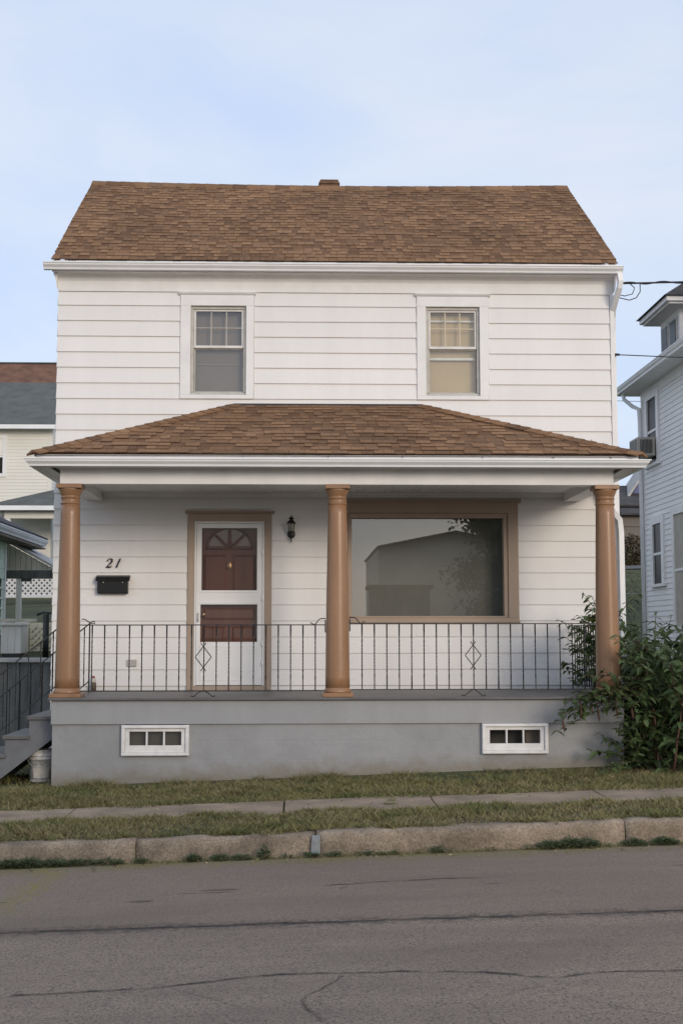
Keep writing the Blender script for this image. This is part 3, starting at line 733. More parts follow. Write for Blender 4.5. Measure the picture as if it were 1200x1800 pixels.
# right side railing running back to the wall
sx = 3.47
m = MB().box(sx - .012, sx + .012, -1.66, -.03, RZ1, RZ1 + .012); rail = m.build('porch_railing', 'iron', house)
MB().box(sx - .009, sx + .009, -1.66, -.03, RZ0 - .010, RZ0).build('bottom_rail', 'iron', rail)
for k in range(12): place(balm, 'baluster', rail, (sx, lerp(-1.55, -.12, k / 11), RZ0))

# ---- steps on the left with rails
stp = MB()
SY0, SY1 = -1.74, -.62
treads = [(-2.775, -3.02, 1.290), (-3.02, -3.285, 1.075), (-3.285, -3.55, .865), (-3.55, -3.82, .655)]
poly = [(-2.772, 1.255), (-2.772, 1.035), (-3.90, .20), (-4.0, .20), (-4.0, .42), (-3.82, .42)]
pts = [(-2.772, 1.035), (-2.772, 1.25), (-3.03, 1.25), (-3.03, 1.035), (-3.295, 1.035), (-3.295, .825), (-3.56, .825), (-3.56, .615), (-3.83, .615), (-3.83, .40), (-3.83, .215)]
m = MB().prism(pts, 'y', SY0, SY0 + .045); steps = m.build('porch_steps', 'step_grey', house)
MB().prism(pts, 'y', SY1 - .045, SY1).build('stringer', 'step_grey', steps)
for k, (xa, xb, z) in enumerate(treads):
    MB().box(xb - .035, xa + (.0 if k else 0), SY0 - .03, SY1 + .03, z - .040, z).build('tread', 'deck_grey', steps, bevel=.005)
    MB().box(xb + .0, xb + .02, SY0 + .046, SY1 - .046, z - .21, z - .041).build('riser', 'step_grey', steps)
# handrails
def stair_rail(y, x0, z0, x1, z1, drop, scroll, nb, name):
    m = MB().tube([(x0, y, z0), (x1, y, z1)], 0, rect=(.010, .007)); rl = m.build(name, 'iron', house)
    MB().tube([(x0, y, z0 - drop), (x1, y, z1 - drop)], 0, rect=(.007, .006)).build('bottom_rail', 'iron', rl)
    bm = twisted(drop)
    for k in range(nb):
        t = (k + .5) / nb; place(bm, 'baluster', rl, (lerp(x0, x1, t), y, lerp(z0, z1, t) - drop))
    if scroll:
        MB().tube([(x0, y, z0), (x0 + .03, y, z0 + .022), (x0 + .06, y, z0 + .02), (x0 + .062, y, z0 + .0), (x0 + .03, y, z0 - .004), (x0 - .02, y, z0 + .02), (x0 - .06, y, z0 + .05), (x0 - .10, y, z0 + .052)], .007, 6).build('rail_scroll', 'iron', rl)
        MB().box(x0 - .008, x0 + .008, y - .008, y + .008, DECK, z0).build('post', 'iron', rl)
    MB().box(x1 - .012, x1 + .012, y - .012, y + .012, z1 - 1.05, z1 + .01).build('post', 'iron', rl)
stair_rail(-1.70, -2.72, 2.285, -3.95, 1.28, .64, 0, 9, 'stair_railing')
stair_rail(-.58, -2.56, 2.335, -3.95, 1.17, .70, 1, 11, 'stair_railing')

# ---- upper windows
def double_hung(n):
    a, c, z0, z1 = openings[n]; ha, hc, hz0, hz1 = holes[n]
    m = MB(); y0 = -.034
    m.cbox(a, c, y0, .0, hz1, z1, .004); m.cbox(a, c, y0, .0, z0, hz0, .004); m.cbox(a, ha, y0 + .0005, .0, hz0, hz1, .004); m.cbox(hc, c, y0 + .0005, .0, hz0, hz1, .004)
    win = m.build('window', 'trim_white', house)
    MB().prism([(-.0, z1), (-.036, z1), (-.055, z1 + .018), (-.062, z1 + .034), (0, z1 + .036)], 'x', a - .022, c + .022).build('head_moulding', 'trim_white', win)
    m = MB()
    for (p, q, s, t) in ((ha, hc, hz1 - .04, hz1), (ha, hc, hz0, hz0 + .04), (ha, ha + .04, hz0 + .04, hz1 - .04), (hc - .035, hc, hz0 + .04, hz1 - .04)): m.box(p + .001, q - .001, .005, .10, s + .001, t - .001)
    m.build('frame', 'storm_metal', win, bevel=.004)
    ia, ic, iz0, iz1 = ha + .041, hc - .037, hz0 + .041, hz1 - .041; mid = lerp(iz0, iz1, .535)
    m = MB()
    for (p, q, s, t) in ((ia, ic, iz1 - .022, iz1), (ia, ic, mid, mid + .034), (ia, ia + .022, mid + .034, iz1 - .022), (ic - .022, ic, mid + .034, iz1 - .022)): m.cbox(p, q, .022, .06, s, t, .003)
    m.build('upper_sash', 'weathered_white', win)
    m = MB()
    for (p, q, s, t) in ((ia, ic, iz0, iz0 + .018), (ia, ia + .016, iz0 + .018, mid), (ic - .014, ic, iz0 + .018, mid), (ia, ic, mid - .014, mid)): m.cbox(p, q, .05, .085, s, t, .003)
    m.build('lower_sash', 'storm_metal', win)
    for k in (1, 2):
        xm = lerp(ia + .022, ic - .022, k / 3); MB().cbox(xm - .008, xm + .008, .032, .05, mid + .035, iz1 - .023, .003).build('muntin', 'grille_grey' if n == 0 else 'appliance_cream', win)
    zm = lerp(mid + .034, iz1 - .022, .52); MB().box(ia + .023, ic - .023, .034, .047, zm - .006, zm + .006).build('muntin', 'grille_grey' if n == 0 else 'appliance_cream', win)
    MB().quad((ia, .048, mid), (ic, .048, mid), (ic, .048, iz1), (ia, .048, iz1)).build('pane', 'window_glass', win)
    MB().quad((ia, .068, iz0), (ic, .068, iz0), (ic, .068, mid), (ia, .068, mid)).build('pane', 'window_glass', win)
    if n == 0:
        MB().box(ia - .05, ic + .05, .14, .146, iz0 - .05, iz1 + .05).build('shade', 'shade_grey', win)
        zz = lerp(iz0, mid, .66); MB().box(ia + .001, ic - .001, .128, .139, zz - .006, zz + .006).build('sash_rail', 'grille_dim', win)
    else:
        MB().box(ia - .05, ic + .05, .135, .141, iz0 - .05, iz1 + .05).build('shade', 'shade_beige', win)
        zz = lerp(mid, iz1, .76); MB().box(ia + .001, ic - .001, .10, .125, zz - .011, zz + .011).build('sash_rail', 'weathered_white', win)
        zz = lerp(iz0, mid, .80); MB().box(ia + .001, ic - .001, .09, .125, zz - .016, zz + .016).build('sash_rail', 'weathered_white', win)
double_hung(0); double_hung(1)

# ---- picture window
a, c, z0, z1 = openings[3]; ga, gc, gz0, gz1 = .654, 2.596, 2.430, 3.680
m = MB(); y0 = -.036
m.cbox(a, c, y0, 0, 3.745, z1, .004); m.cbox(a, c, y0, 0, z0, 2.405, .004); m.cbox(a, .60, y0 + .0005, 0, 2.405, 3.745, .004); m.cbox(2.650, c, y0 + .0005, 0, 2.405, 3.745, .004)
pw = m.build('picture_window', 'taupe_trim', house)
MB().prism([(0, z1 - .004), (-.038, z1 - .004), (-.058, z1 + .018), (-.070, z1 + .038), (0, z1 + .040)], 'x', a - .035, c + .035).build('head_moulding', 'taupe_trim', pw)
MB().cbox(a - .01, c + .01, -.055, 0, z0 - .012, z0 + .016, .004).build('sill', 'taupe_trim', pw)
m = MB()
for (p, q, s, t) in ((.601, 2.649, gz1, 3.744), (.601, 2.649, 2.406, gz0), (.601, ga, gz0, gz1), (gc, 2.649, gz0, gz1)): m.box(p, q, -.016, .09, s, t)
m.build('frame', 'taupe_trim', pw, bevel=.005)
MB().quad((ga, .062, gz0), (gc, .062, gz0), (gc, .062, gz1), (ga, .062, gz1)).build('pane', 'picture_glass', pw)
m = MB(); n = 60; rr = []
for k in range(n + 1):
    x = lerp(ga - .1, gc + .1, k / n); rr.append([(x, .30 + .003 * math.sin(k * .5), gz0 - .25), (x, .30 + .003 * math.sin(k * .5), gz1 + .15)])
m.smooth = True; m.loft(rr, closed=False, cap=False); m.build('curtain', 'curtain_grey', pw)

# ---- doors
a, c, z1 = -1.43, -.37, 3.733
m = MB(); m.cbox(a, c, y0, 0, 3.632, z1, .004); m.cbox(a, -1.342, y0 + .0005, 0, DECK, 3.632, .004); m.cbox(-.457, c, y0 + .0005, 0, DECK, 3.632, .004)
dr = m.build('door_casing', 'taupe_trim', house)
MB().prism([(0, z1), (-.038, z1), (-.056, z1 + .016), (-.064, z1 + .034), (0, z1 + .036)], 'x', a - .035, c + .035).build('head_moulding', 'taupe_trim', dr)
MB().box(-1.341, -.458, -.035, .10, DECK, DECK + .052).build('threshold', 'taupe_trim', dr)
# white storm-door frame + door leaf
sa, sb, sz0, sz1 = -1.341, -.458, DECK + .053, 3.631
m = MB()
for (p, q, s, t) in ((sa, sb, sz1 - .022, sz1), (sa, sa + .022, sz0, sz1 - .022), (sb - .022, sb, sz0, sz1 - .022)): m.box(p, q, -.046, .02, s, t)
fr = m.build('storm_door', 'trim_white', house, bevel=.003)
la, lb, lz0, lz1 = sa + .026, sb - .026, sz0 + .008, sz1 - .026
g1 = (-1.252, -.550, 2.755, 3.548); g2 = (-1.262, -.545, 2.105, 2.576)
m = MB()
m.box(la, lb, -.034, .0, g1[3], lz1); m.box(la, g1[0], -.034, .0, g1[2], g1[3]); m.box(g1[1], lb, -.034, .0, g1[2], g1[3])
m.box(la, lb, -.0345, .0, g2[3], g1[2]); m.box(la, g2[0], -.034, .0, g2[2], g2[3]); m.box(g2[1], lb, -.034, .0, g2[2], g2[3]); m.box(la, lb, -.0345, .0, lz0, g2[2])
m.build('leaf_frame', 'trim_white', fr)
m = MB()
m.box(g1[0] - .012, g1[1] + .008, -.043, -.0346, g1[2] - .028, g1[2] - .006); m.box(g2[0] - .008, g2[1] + .008, -.043, -.0346, g2[3] + .006, g2[3] + .034)
m.box(g2[0], g2[1], -.041, -.0346, g2[2] - .062, g2[2] - .052); m.box(g2[0], g2[1], -.041, -.0346, lz0 + .06, lz0 + .068); m.box(g2[0], g2[0] + .008, -.041, -.0346, lz0 + .069, g2[2] - .063); m.box(g2[1] - .008, g2[1], -.041, -.0346, lz0 + .069, g2[2] - .063)
m.build('panel_moulding', 'trim_white', fr)
for gq, nme in ((g1, 'pane'), (g2, 'pane')):
    MB().quad((gq[0], -.015, gq[2]), (gq[1], -.015, gq[2]), (gq[1], -.015, gq[3]), (gq[0], -.015, gq[3])).build(nme, 'screen_glass' if gq is g1 else 'plain_glass', fr)
for z in (1.80, 2.05, 2.62, 3.2): MB().tube([(sb - .024, -.05, z), (sb - .024, -.05, z + .07)], .008, 8).build('hinge', 'gutter_white', fr)
MB().tube([(sa + .05, -.05, 2.36), (sa + .05, -.05, 2.47)], .008, 8).build('handle', 'storm_metal', fr)
# panelled wooden door with fanlight
wd = MB().box(sa + .01, sb - .01, .085, .125, sz0, sz1).build('wooden_door', 'door_wood', house)
fx, fz, fr_ = -.905, 3.295, .262
for k in range(4):
    a0, a1 = math.pi * (k + .10) / 4, math.pi * (k + .90) / 4
    P = [(fx + .085 * math.cos((a0 + a1) / 2), fz + .05 * math.sin((a0 + a1) / 2) + .012)] + [(fx + fr_ * math.cos(a), fz + .012 + fr_ * .88 * math.sin(a)) for a in [lerp(a0, a1, j / 8) for j in range(9)]]
    MB().prism(P, 'y', .0800, .0845).build('fanlight_pane', 'fan_glass', wd)
m = MB().tube([(fx + (fr_ + .03) * math.cos(math.pi * j / 20), .080, fz + (fr_ + .03) * .9 * math.sin(math.pi * j / 20)) for j in range(21)], .016, 6)
m.tube([(fx - fr_ - .04, .080, fz - .006), (fx + fr_ + .04, .080, fz - .006)], .014, 6)
for k in (1, 2, 3):
    an = math.pi * k / 4; m.tube([(fx, .080, fz), (fx + fr_ * math.cos(an), .080, fz + fr_ * .9 * math.sin(an))], .012, 6)
m.build('fanlight_moulding', 'door_wood', wd)
for (p, q, s, t) in ((-1.235, -.945, 2.62, 3.215), (-.865, -.575, 2.62, 3.215), (-1.235, -.945, 1.72, 2.30), (-.865, -.575, 1.72, 2.30), (-1.235, -.575, 2.38, 2.54)):
    m = MB(); m.hexa([(p, .0845, s), (q, .0845, s), (q, .0849, s), (p, .0849, s), (p, .0845, t), (q, .0845, t), (q, .0849, t), (p, .0849, t)])
    i = .03
    m.v = []; m.f = []; m.m = []; m.sm = []
    m.loft([[(p, .085, s), (q, .085, s), (q, .085, t), (p, .085, t)], [(p + i, .066, s + i), (q - i, .066, s + i), (q - i, .066, t - i), (p + i, .066, t - i)]])
    m.build('door_panel', 'door_wood', wd)
MB().lathe(0, 0, [(.0, 0), (.022, .002), (.030, .016), (.027, .032), (.012, .038), (.01, .07)], 16).build('x_', 'brass')
kn = bpy.data.objects['x_']; kn.name = 'door_knob'; kn.parent = wd; kn.matrix_parent_inverse = Matrix(); kn.rotation_euler = (-math.pi / 2, 0, 0); kn.location = (-1.228, .012, 2.452)
m = MB().lathe(0, 0, [(.0, 0), (.02, .004), (.02, .012), (.0, .013)], 12).build('y_', 'brass'); m.name = 'door_knocker'; m.parent = wd; m.scale = (1.6, 2.6, 1); m.rotation_euler = (math.pi / 2, 0, 0); m.location = (-.905, .080, 3.07)

# outlet box on the wall
MB().box(-2.172, -2.056, -.052, -.02, 1.802, 1.885).build('outlet_box', 'storm_metal', house, bevel=.006)
# chimney stub behind the ridge
m = MB().box(.29, .575, 2.98, 3.25, 8.7, 9.135); ch = m.build('chimney', 'brick_brown', house)
for k in range(3):
    MB().box(.270 + .012 * k, .595 - .012 * k, 2.96, 3.27, 9.136 + .022 * k, 9.156 + .022 * k).build('cap_course', 'brick_brown', ch, bevel=.004)
# downspout elbow at the right eave, downspout of the porch gutter
m = MB().tube([(4.105, -.24, 6.84), (4.118, -.24, 6.74), (4.112, -.22, 6.66), (4.085, -.10, 6.52), (4.075, .0, 6.42), (4.088, .06, 6.34), (4.09, .09, 6.15), (4.09, .09, .9)], 0, rect=(.030, .04)); m.build('downspout', 'gutter_white', house)
m = MB().tube([(3.86, -.16, 4.09), (3.88, -.15, 3.98), (3.95, -.10, 3.82), (4.085, -.06, 3.66), (4.10, -.055, 3.5), (4.10, -.055, 3.1), (4.10, -.055, 1.0)], 0, rect=(.032, .042)); m.build('downspout', 'gutter_white', house)

# ------------------------------------------------------------------ things on the porch
# house number
m0 = thing('house_number', 'black italic house number 21 above the mailbox', 'house number', (-2.37, -.03, 3.04))
def stroke(pts, name):
    mb = MB(); L = []; Rr = []
    for k, (x, z, wv) in enumerate(pts):
        p0 = pts[max(k - 1, 0)]; p1 = pts[min(k + 1, len(pts) - 1)]; dx, dz = p1[0] - p0[0], p1[1] - p0[1]; l = math.hypot(dx, dz); nx_, nz_ = -dz / l, dx / l
        L.append((x + nx_ * wv, z + nz_ * wv)); Rr.append((x - nx_ * wv, z - nz_ * wv))
    mb.loft([[(l[0], -.040, l[1]), (r[0], -.040, r[1]), (r[0], -.022, r[1]), (l[0], -.022, l[1])] for l, r in zip(L, Rr)])
    return mb.build(name, 'black_metal', m0)
bx, bz = -2.462, 3.042
def T2(u, v, wv): return (bx + .075 * u + .022 * v, bz + .115 * v, wv)
stroke([T2(.12, .72, .009), T2(.10, .82, .006), T2(.25, .96, .004), T2(.55, 1.0, .005), T2(.84, .90, .010), T2(.86, .70, .011), T2(.66, .47, .009), T2(.36, .26, .005), T2(.10, .06, .003), T2(.0, .0, .003)], 'digit')
d2 = stroke([T2(.02, .02, .003), T2(.22, .10, .009), T2(.50, .07, .010), T2(.75, .05, .008), T2(.98, .20, .003)], 'digit_foot')
bx = -2.335
stroke([T2(.05, -.04, .005), T2(.14, .12, .010), T2(.26, .45, .008), T2(.38, .75, .010), T2(.46, .97, .007), T2(.50, 1.04, .004)], 'digit')
# mailbox
mbx = thing('mailbox', 'black metal wall mailbox with sloping lid on the porch wall', 'mailbox', (-2.362, -.03, 2.71))
MB().prism([(-.018, 2.713), (-.095, 2.713), (-.105, 2.725), (-.112, 2.88), (-.018, 2.90)], 'x', -2.553, -2.170).build('box', 'black_metal', mbx, bevel=.006)
MB().prism([(-.018, 2.948), (-.095, 2.922), (-.130, 2.872), (-.127, 2.866), (-.018, 2.902)], 'x', -2.574, -2.150).build('lid', 'black_metal', mbx, bevel=.004)
for x in (-2.475, -2.235): MB().lathe(x, 0, [(.004, 0), (.008, .002), (.004, .004)], 8).build('rivet', 'storm_metal', mbx)
for o in mbx.children:
    if o.name.startswith('rivet'): o.rotation_euler = (math.pi / 2, 0, 0); o.location = (0, -.113, 2.853)
# wall lantern
ln = thing('wall_lantern', 'small black carriage lantern with glass panes beside the front door', 'lantern', (-.117, -.03, 3.36)); lx, ly = -.117, -.12
m = MB(); m.smooth = True; m.loft([[(lx + .050 * f * math.cos(2 * math.pi * k / 20), -.022 - d, 3.472 + .056 * f * math.sin(2 * math.pi * k / 20)) for k in range(20)] for f, d in ((1, 0), (1, .012), (.7, .022), (.3, .026))]); m.build('back_plate', 'black_metal', ln)
m = MB(); m.tube([(lx, -.03, 3.44), (lx, -.08, 3.405), (lx, ly, 3.42), (lx, ly, 3.50)], .010, 8); m.tube([(lx, -.05, 3.425), (lx, -.055, 3.38), (lx, -.05, 3.352)], [.010, .008, .003], 8); m.build('arm', 'black_metal', ln)
H6 = [(math.cos(math.pi * (k / 3 + 1 / 6)), math.sin(math.pi * (k / 3 + 1 / 6))) for k in range(6)]
def hexr(r, z): return [(lx + r * a, ly + r * b, z) for a, b in H6]
MB().loft([hexr(.020, 3.488), hexr(.034, 3.494), hexr(.034, 3.503)]).build('base_pan', 'black_metal', ln)
MB().loft([hexr(.028, 3.504), hexr(.044, 3.594)]).build('glass', 'lantern_glass', ln)
m = MB()
for a, b in H6: m.tube([(lx + .032 * a, ly + .032 * b, 3.50), (lx + .048 * a, ly + .048 * b, 3.60)], .0042, 5)
m.build('cage', 'black_metal', ln)
MB().loft([hexr(.070, 3.600), hexr(.064, 3.606), hexr(.030, 3.640), hexr(.022, 3.645), hexr(.020, 3.655)]).build('roof', 'black_metal', ln)
MB().loft([hexr(.022, 3.650), hexr(.040, 3.660), hexr(.036, 3.668), hexr(.012, 3.684), hexr(.006, 3.70), hexr(.002, 3.708)]).build('finial', 'black_metal', ln)
# bottle
bt = thing('bottle', 'small brown bottle with red cap standing on the porch floor', 'bottle', (-2.575, -.12, DECK))
MB().lathe(-2.575, -.12, [(.030, DECK + .001), (.034, DECK + .01), (.034, DECK + .085), (.028, DECK + .10)], 16).build('body', 'bottle_brown', bt)
MB().lathe(-2.575, -.12, [(.0275, DECK + .100), (.030, DECK + .104), (.030, DECK + .135), (.022, DECK + .15), (.013, DECK + .155)], 16).build('shoulder', 'bottle_label', bt)
MB().lathe(-2.575, -.12, [(.016, DECK + .155), (.017, DECK + .158), (.016, DECK + .178), (.008, DECK + .184)], 16).build('cap', 'cap_red', bt)
# bucket under the steps
bz = zground(-2.95, -1.5) + .01
bk = thing('bucket', 'dirty white plastic bucket tucked under the porch steps', 'bucket', (-2.93, -1.52, bz))
MB().lathe(-2.93, -1.52, [(.118, bz), (.122, bz + .004), (.138, bz + .25), (.147, bz + .252), (.147, bz + .266), (.140, bz + .268), (.141, bz + .29), (.150, bz + .292), (.150, bz + .306), (.143, bz + .308), (.145, bz + .345), (.152, bz + .347), (.152, bz + .358), (.140, bz + .358), (.125, bz + .03), (.01, bz + .03)], 28).build('tub', 'bucket_white', bk)
MB().tube([(-2.93 + .155 * math.cos(R_(180 + 9 * j)), -1.52 - .155 * math.sin(R_(9 * j)) * .98, bz + .30 - .13 * math.sin(R_(9 * j))) for j in range(21)], .003, 5).build('handle', 'storm_metal', bk)
m = MB()
for j in range(9):
    a0 = R_(240 + 9 * j); a1 = R_(240 + 9 * (j + 1))
    m.quad(*[(-2.93 + r * math.cos(a), -1.52 + r * math.sin(a), z) for a, z, r in ((a0, bz + .05, .1275), (a1, bz + .05, .1275), (a1, bz + .18, .1357), (a0, bz + .18, .1357))])
m.build('label_patch', 'bottle_label', bk)

# ------------------------------------------------------------------ neighbouring buildings
def lap_front(mb, x0, x1, y, z0, z1, e, t=.014):     # lap siding on a wall facing -y
    z = z0
    while z < z1 - .01:
        zt = min(z + e, z1); mb.hexa([(x0, y - t, z), (x1, y - t, z), (x1, y, z), (x0, y, z), (x0, y - .003, zt), (x1, y - .003, zt), (x1, y, zt), (x0, y, zt)]); z += e
def lap_side(mb, y0, y1, x, s, z0, z1, e, t=.014):   # lap siding on a wall facing s*x
    z = z0
    while z < z1 - .01:
        zt = min(z + e, z1); a, b = x + s * t, x + s * .003
        mb.hexa([(min(x, a), y0, z), (max(x, a), y0, z), (max(x, a), y1, z), (min(x, a), y1, z), (min(x, b), y0, zt), (max(x, b), y0, zt), (max(x, b), y1, zt), (min(x, b), y1, zt)]); z += e
def slab(mb, a, b, c, d, t):                          # roof slab from four top corners
    n = (Vector(b) - Vector(a)).cross(Vector(d) - Vector(a)).normalized() * t
    mb.hexa([Vector(p) - n for p in (a, b, c, d)] + [Vector(p) for p in (a, b, c, d)])

# --- house at the right, its side wall receding from the street
nr = thing('house', 'pale blue-white clapboard house with dormer at the right edge', 'house', (11, 5, .9))
NX, NY0, NY1, NZE = 7.2, 1.0, 10.4, 7.28
mb = MB().box(NX, 14.5, NY0, NY1, .5, NZE); mb.build('wall', 'blue_white_siding', nr)
mb = MB(); lap_side(mb, NY0, NY1 - .11, NX, -1, 1.6, NZE - .02, .106, .016); tag(mb.build('siding', 'blue_white_siding', nr), kind='stuff')
boxpart('corner_board', 'trim_white', nr, NX - .025, NX + .05, NY1 - .11, NY1 + .02, .9, NZE - .01)
boxpart('frieze_board', 'trim_white', nr, NX - .024, NX, NY0, NY1 - .111, NZE - .20, NZE)
mb = MB().box(6.82, 14.9, NY0 - .4, NY1 + .45, NZE, NZE + .03); mb.build('soffit', 'trim_white', nr)
mb = MB(); ex0, ex1, ey0, ey1, rz = 6.74, 14.96, NY0 - .48, NY1 + .52, 10.6
rA, rB = (10.8, 4.6, rz), (10.8, 6.9, rz)
q = [(ex0, ey0, NZE + .14), (ex1, ey0, NZE + .14), (ex1, ey1, NZE + .14), (ex0, ey1, NZE + .14)]
slab(mb, q[3], q[0], rA, rB, .05); slab(mb, q[1], q[2], rB, rA, .05); mb.tri(q[0], q[1], rA); mb.tri(q[2], q[3], rB)
mb.build('roof', 'dark_roof', nr)
mb = MB().sweep([(14.9, NY1 + .45), (6.82, NY1 + .45), (6.82, NY0 - .4)][::-1], [(0, 0)] * 3) if False else MB()
mb.sweep([(6.82, NY0 - .4), (6.82, NY1 + .45)][::-1], [(o * 1.1, z * 1.35 + NZE + .125) for o, z in GP])
mb.box(6.79, 6.83, NY0 - .4, NY1 + .44, NZE + .005, NZE + .12); mb.box(6.83, 14.9, NY1 + .40, NY1 + .47, NZE + .031, NZE + .12)
mb.build('gutter', 'gutter_white', nr)
MB().tube([(6.84, NY1 + .15, NZE), (6.86, NY1 + .15, NZE - .12), (7.02, NY1 + .08, NZE - .28), (7.12, NY1 - .04, NZE - .36), (7.13, NY1 - .05, NZE - .6), (7.13, NY1 - .05, 1.2)], .042, 10).build('downspout', 'gutter_white', nr)
def side_window(parent, y0, y1, z0, z1, fw, x=NX, glass='window_dark'):
    m = MB()
    m.box(x - .05, x, y0, y1, z1 - fw, z1); m.box(x - .05, x, y0, y0 + fw, z0, z1 - fw); m.box(x - .05, x, y1 - fw, y1, z0, z1 - fw); m.box(x - .075, x, y0 - .05, y1 + .05, z0 - .06, z0)
    wn = m.build('window', 'trim_white', parent)
    MB().box(x - .018, x + .01, y0 + fw, y1 - fw, z0, z1 - fw).build('pane', glass, wn)
    zm = (z0 + z1 - fw) / 2; MB().box(x - .035, x - .019, y0 + fw, y1 - fw, zm - .025, zm + .025).build('meeting_rail', 'trim_white', wn)
    MB().box(x - .032, x - .0185, y0 + fw, y0 + fw + .045, z0, z1 - fw).build('sash_stile', 'storm_metal', wn)
    return wn
side_window(nr, 8.88, 9.82, 3.20, 4.58, .17)
side_window(nr, 6.4, 8.30, 2.35, 4.62, .14, glass='appliance_tan')
side_window(nr, 9.05, 10.05, 5.66, 7.16, .16)
side_window(nr, 5.6, 6.6, 5.66, 7.1, .16); side_window(nr, 2.6, 3.6, 5.66, 7.1, .16); side_window(nr, 3.0, 4.0, 3.0, 4.58, .16)
ac = thing('air_conditioner', 'boxy tan window air conditioner in the right house upper window', 'air conditioner', (7.0, 9.45, 5.78))
MB().box(6.78, 7.145, 9.24, 9.88, 5.78, 6.16).build('casing', 'appliance_tan', ac, bevel=.012)
for k in range(7): MB().box(6.772, 6.779, 9.28, 9.84, 5.82 + k * .045, 5.845 + k * .045).build('louvre', 'black_metal', ac)
m = MB()
for k in range(9): m.box(6.84 + k * .028, 6.855 + k * .028, 9.233, 9.239, 5.83, 6.11)
m.build('side_vent', 'black_metal', ac)
# dormer (a part of the right house)
dm = MB().box(7.2, 9.2, 7.55, 8.85, NZE + .2, 8.42).build('dormer', 'trim_white', nr)
MB().box(6.92, 9.4, 7.25, 9.12, 8.40, 8.44).build('dormer_soffit', 'trim_white', dm)
MB().box(6.86, 9.4, 7.19, 9.18, 8.441, 8.53).build('dormer_fascia', 'trim_white', dm)
m = MB(); e = [(6.80, 7.13, 8.535), (9.9, 7.13, 8.535), (9.9, 9.24, 8.535), (6.80, 9.24, 8.535)]
m.quad(e[0], e[1], (9.9, 8.185, 9.2), (7.7, 8.185, 9.2)); m.quad(e[2], e[3], (7.7, 8.185, 9.2), (9.9, 8.185, 9.2)); m.tri(e[3], e[0], (7.7, 8.185, 9.2)); m.quad(e[3], e[2], e[1], e[0])
m.build('dormer_roof', 'dark_roof', dm)
for y0, y1 in ((7.66, 8.16), (8.24, 8.74)):
    MB().box(7.17, 7.199, y0, y1, 7.62, 8.28).build('dormer_sash', 'storm_metal', dm)
    MB().box(7.160, 7.169, y0 + .06, y1 - .06, 7.68, 8.22).build('dormer_pane', 'window_dark', dm)

# --- far cream house at the left
fl = thing('house', 'cream sided house with grey roof seen beyond the left wall', 'house', (-13, 31, 3.7))
FY0 = 28.4
MB().box(-18, -8.6, FY0, 36.5, 3.0, 9.35).build('wall', 'cream_siding', fl)
mb = MB(); lap_front(mb, -18, -8.68, FY0, 3.4, 9.3, .115, .016); lap_side(mb, FY0 + .1, 36.4, -8.6, 1, 3.4, 9.3, .115, .016); tag(mb.build('siding', 'cream_siding', fl), kind='stuff')
MB().box(-8.72, -8.58, FY0 - .025, FY0 + .12, 3.4, 9.3).build('corner_board', 'cream_siding', fl)
mb = MB(); slab(mb, (-18.3, FY0 - .35, 9.42), (-8.30, FY0 - .35, 9.42), (-8.30, 32.5, 11.72), (-18.3, 32.5, 11.72), .06); slab(mb, (-8.30, 36.9, 9.42), (-18.3, 36.9, 9.42), (-18.3, 32.5, 11.72), (-8.30, 32.5, 11.72), .06)
mb.build('roof', 'grey_roof', fl)
MB().prism([(FY0, 9.34), (36.5, 9.34), (32.45, 11.58)], 'x', -8.75, -8.6).build('gable', 'cream_siding', fl)
MB().box(-18.3, -8.30, FY0 - .47, FY0 - .35, 9.24, 9.38).build('gutter', 'gutter_white', fl)
MB().box(-18, -8.62, FY0 - .35, FY0, 9.30, 9.33).build('soffit', 'cream_siding', fl)
m = MB()
for (p, qq, s, t) in ((-11.3, -10.15, 8.95, 9.08), (-11.3, -10.15, 7.62, 7.74), (-11.3, -11.18, 7.74, 8.95), (-10.27, -10.15, 7.74, 8.95)): m.box(p, qq, FY0 - .05, FY0, s, t)
wn = m.build('window', 'trim_white', fl); MB().box(-11.18, -10.27, FY0 - .02, FY0 + .02, 7.74, 8.95).build('pane', 'window_dark', wn); MB().box(-11.18, -10.27, FY0 - .035, FY0 - .021, 8.30, 8.37).build('meeting_rail', 'trim_white', wn)
MB().box(-11.18, -10.27, FY0 - .0205, FY0 - .0202, 8.38, 8.95).build('blind', 'lattice_white', wn)
mb = MB(); pe = [(-10.35, 26.2, 6.42), (-5.6, 26.2, 6.42), (-5.6, FY0, 6.42), (-10.35, FY0, 6.42)]; pt = [(-8.2, FY0, 7.25), (-6.5, FY0, 7.25)]
mb.quad(pe[0], pe[1], pt[1], pt[0]); mb.tri(pe[3], pe[0], pt[0]); mb.tri(pe[1], pe[2], pt[1]); mb.quad(pe[3], pe[2], pe[1], pe[0]); mb.build('porch_roof', 'grey_roof', fl)
MB().box(-10.3, -5.65, 26.15, 26.25, 6.26, 6.41).build('porch_gutter', 'gutter_white', fl)
MB().box(-9.75, -5.7, 26.5, 26.7, 6.02, 6.25).build('porch_beam', 'cream_siding', fl)
for x in (-9.65, -6.4): MB().box(x - .09, x + .09, 26.5, 26.68, 3.2, 6.015).build('porch_post', 'trim_white', fl)
MB().box(-8.5, -5.9, FY0 + .1, FY0 + .3, 3.2, 6.4).build('porch_wall', 'cream_siding', fl)
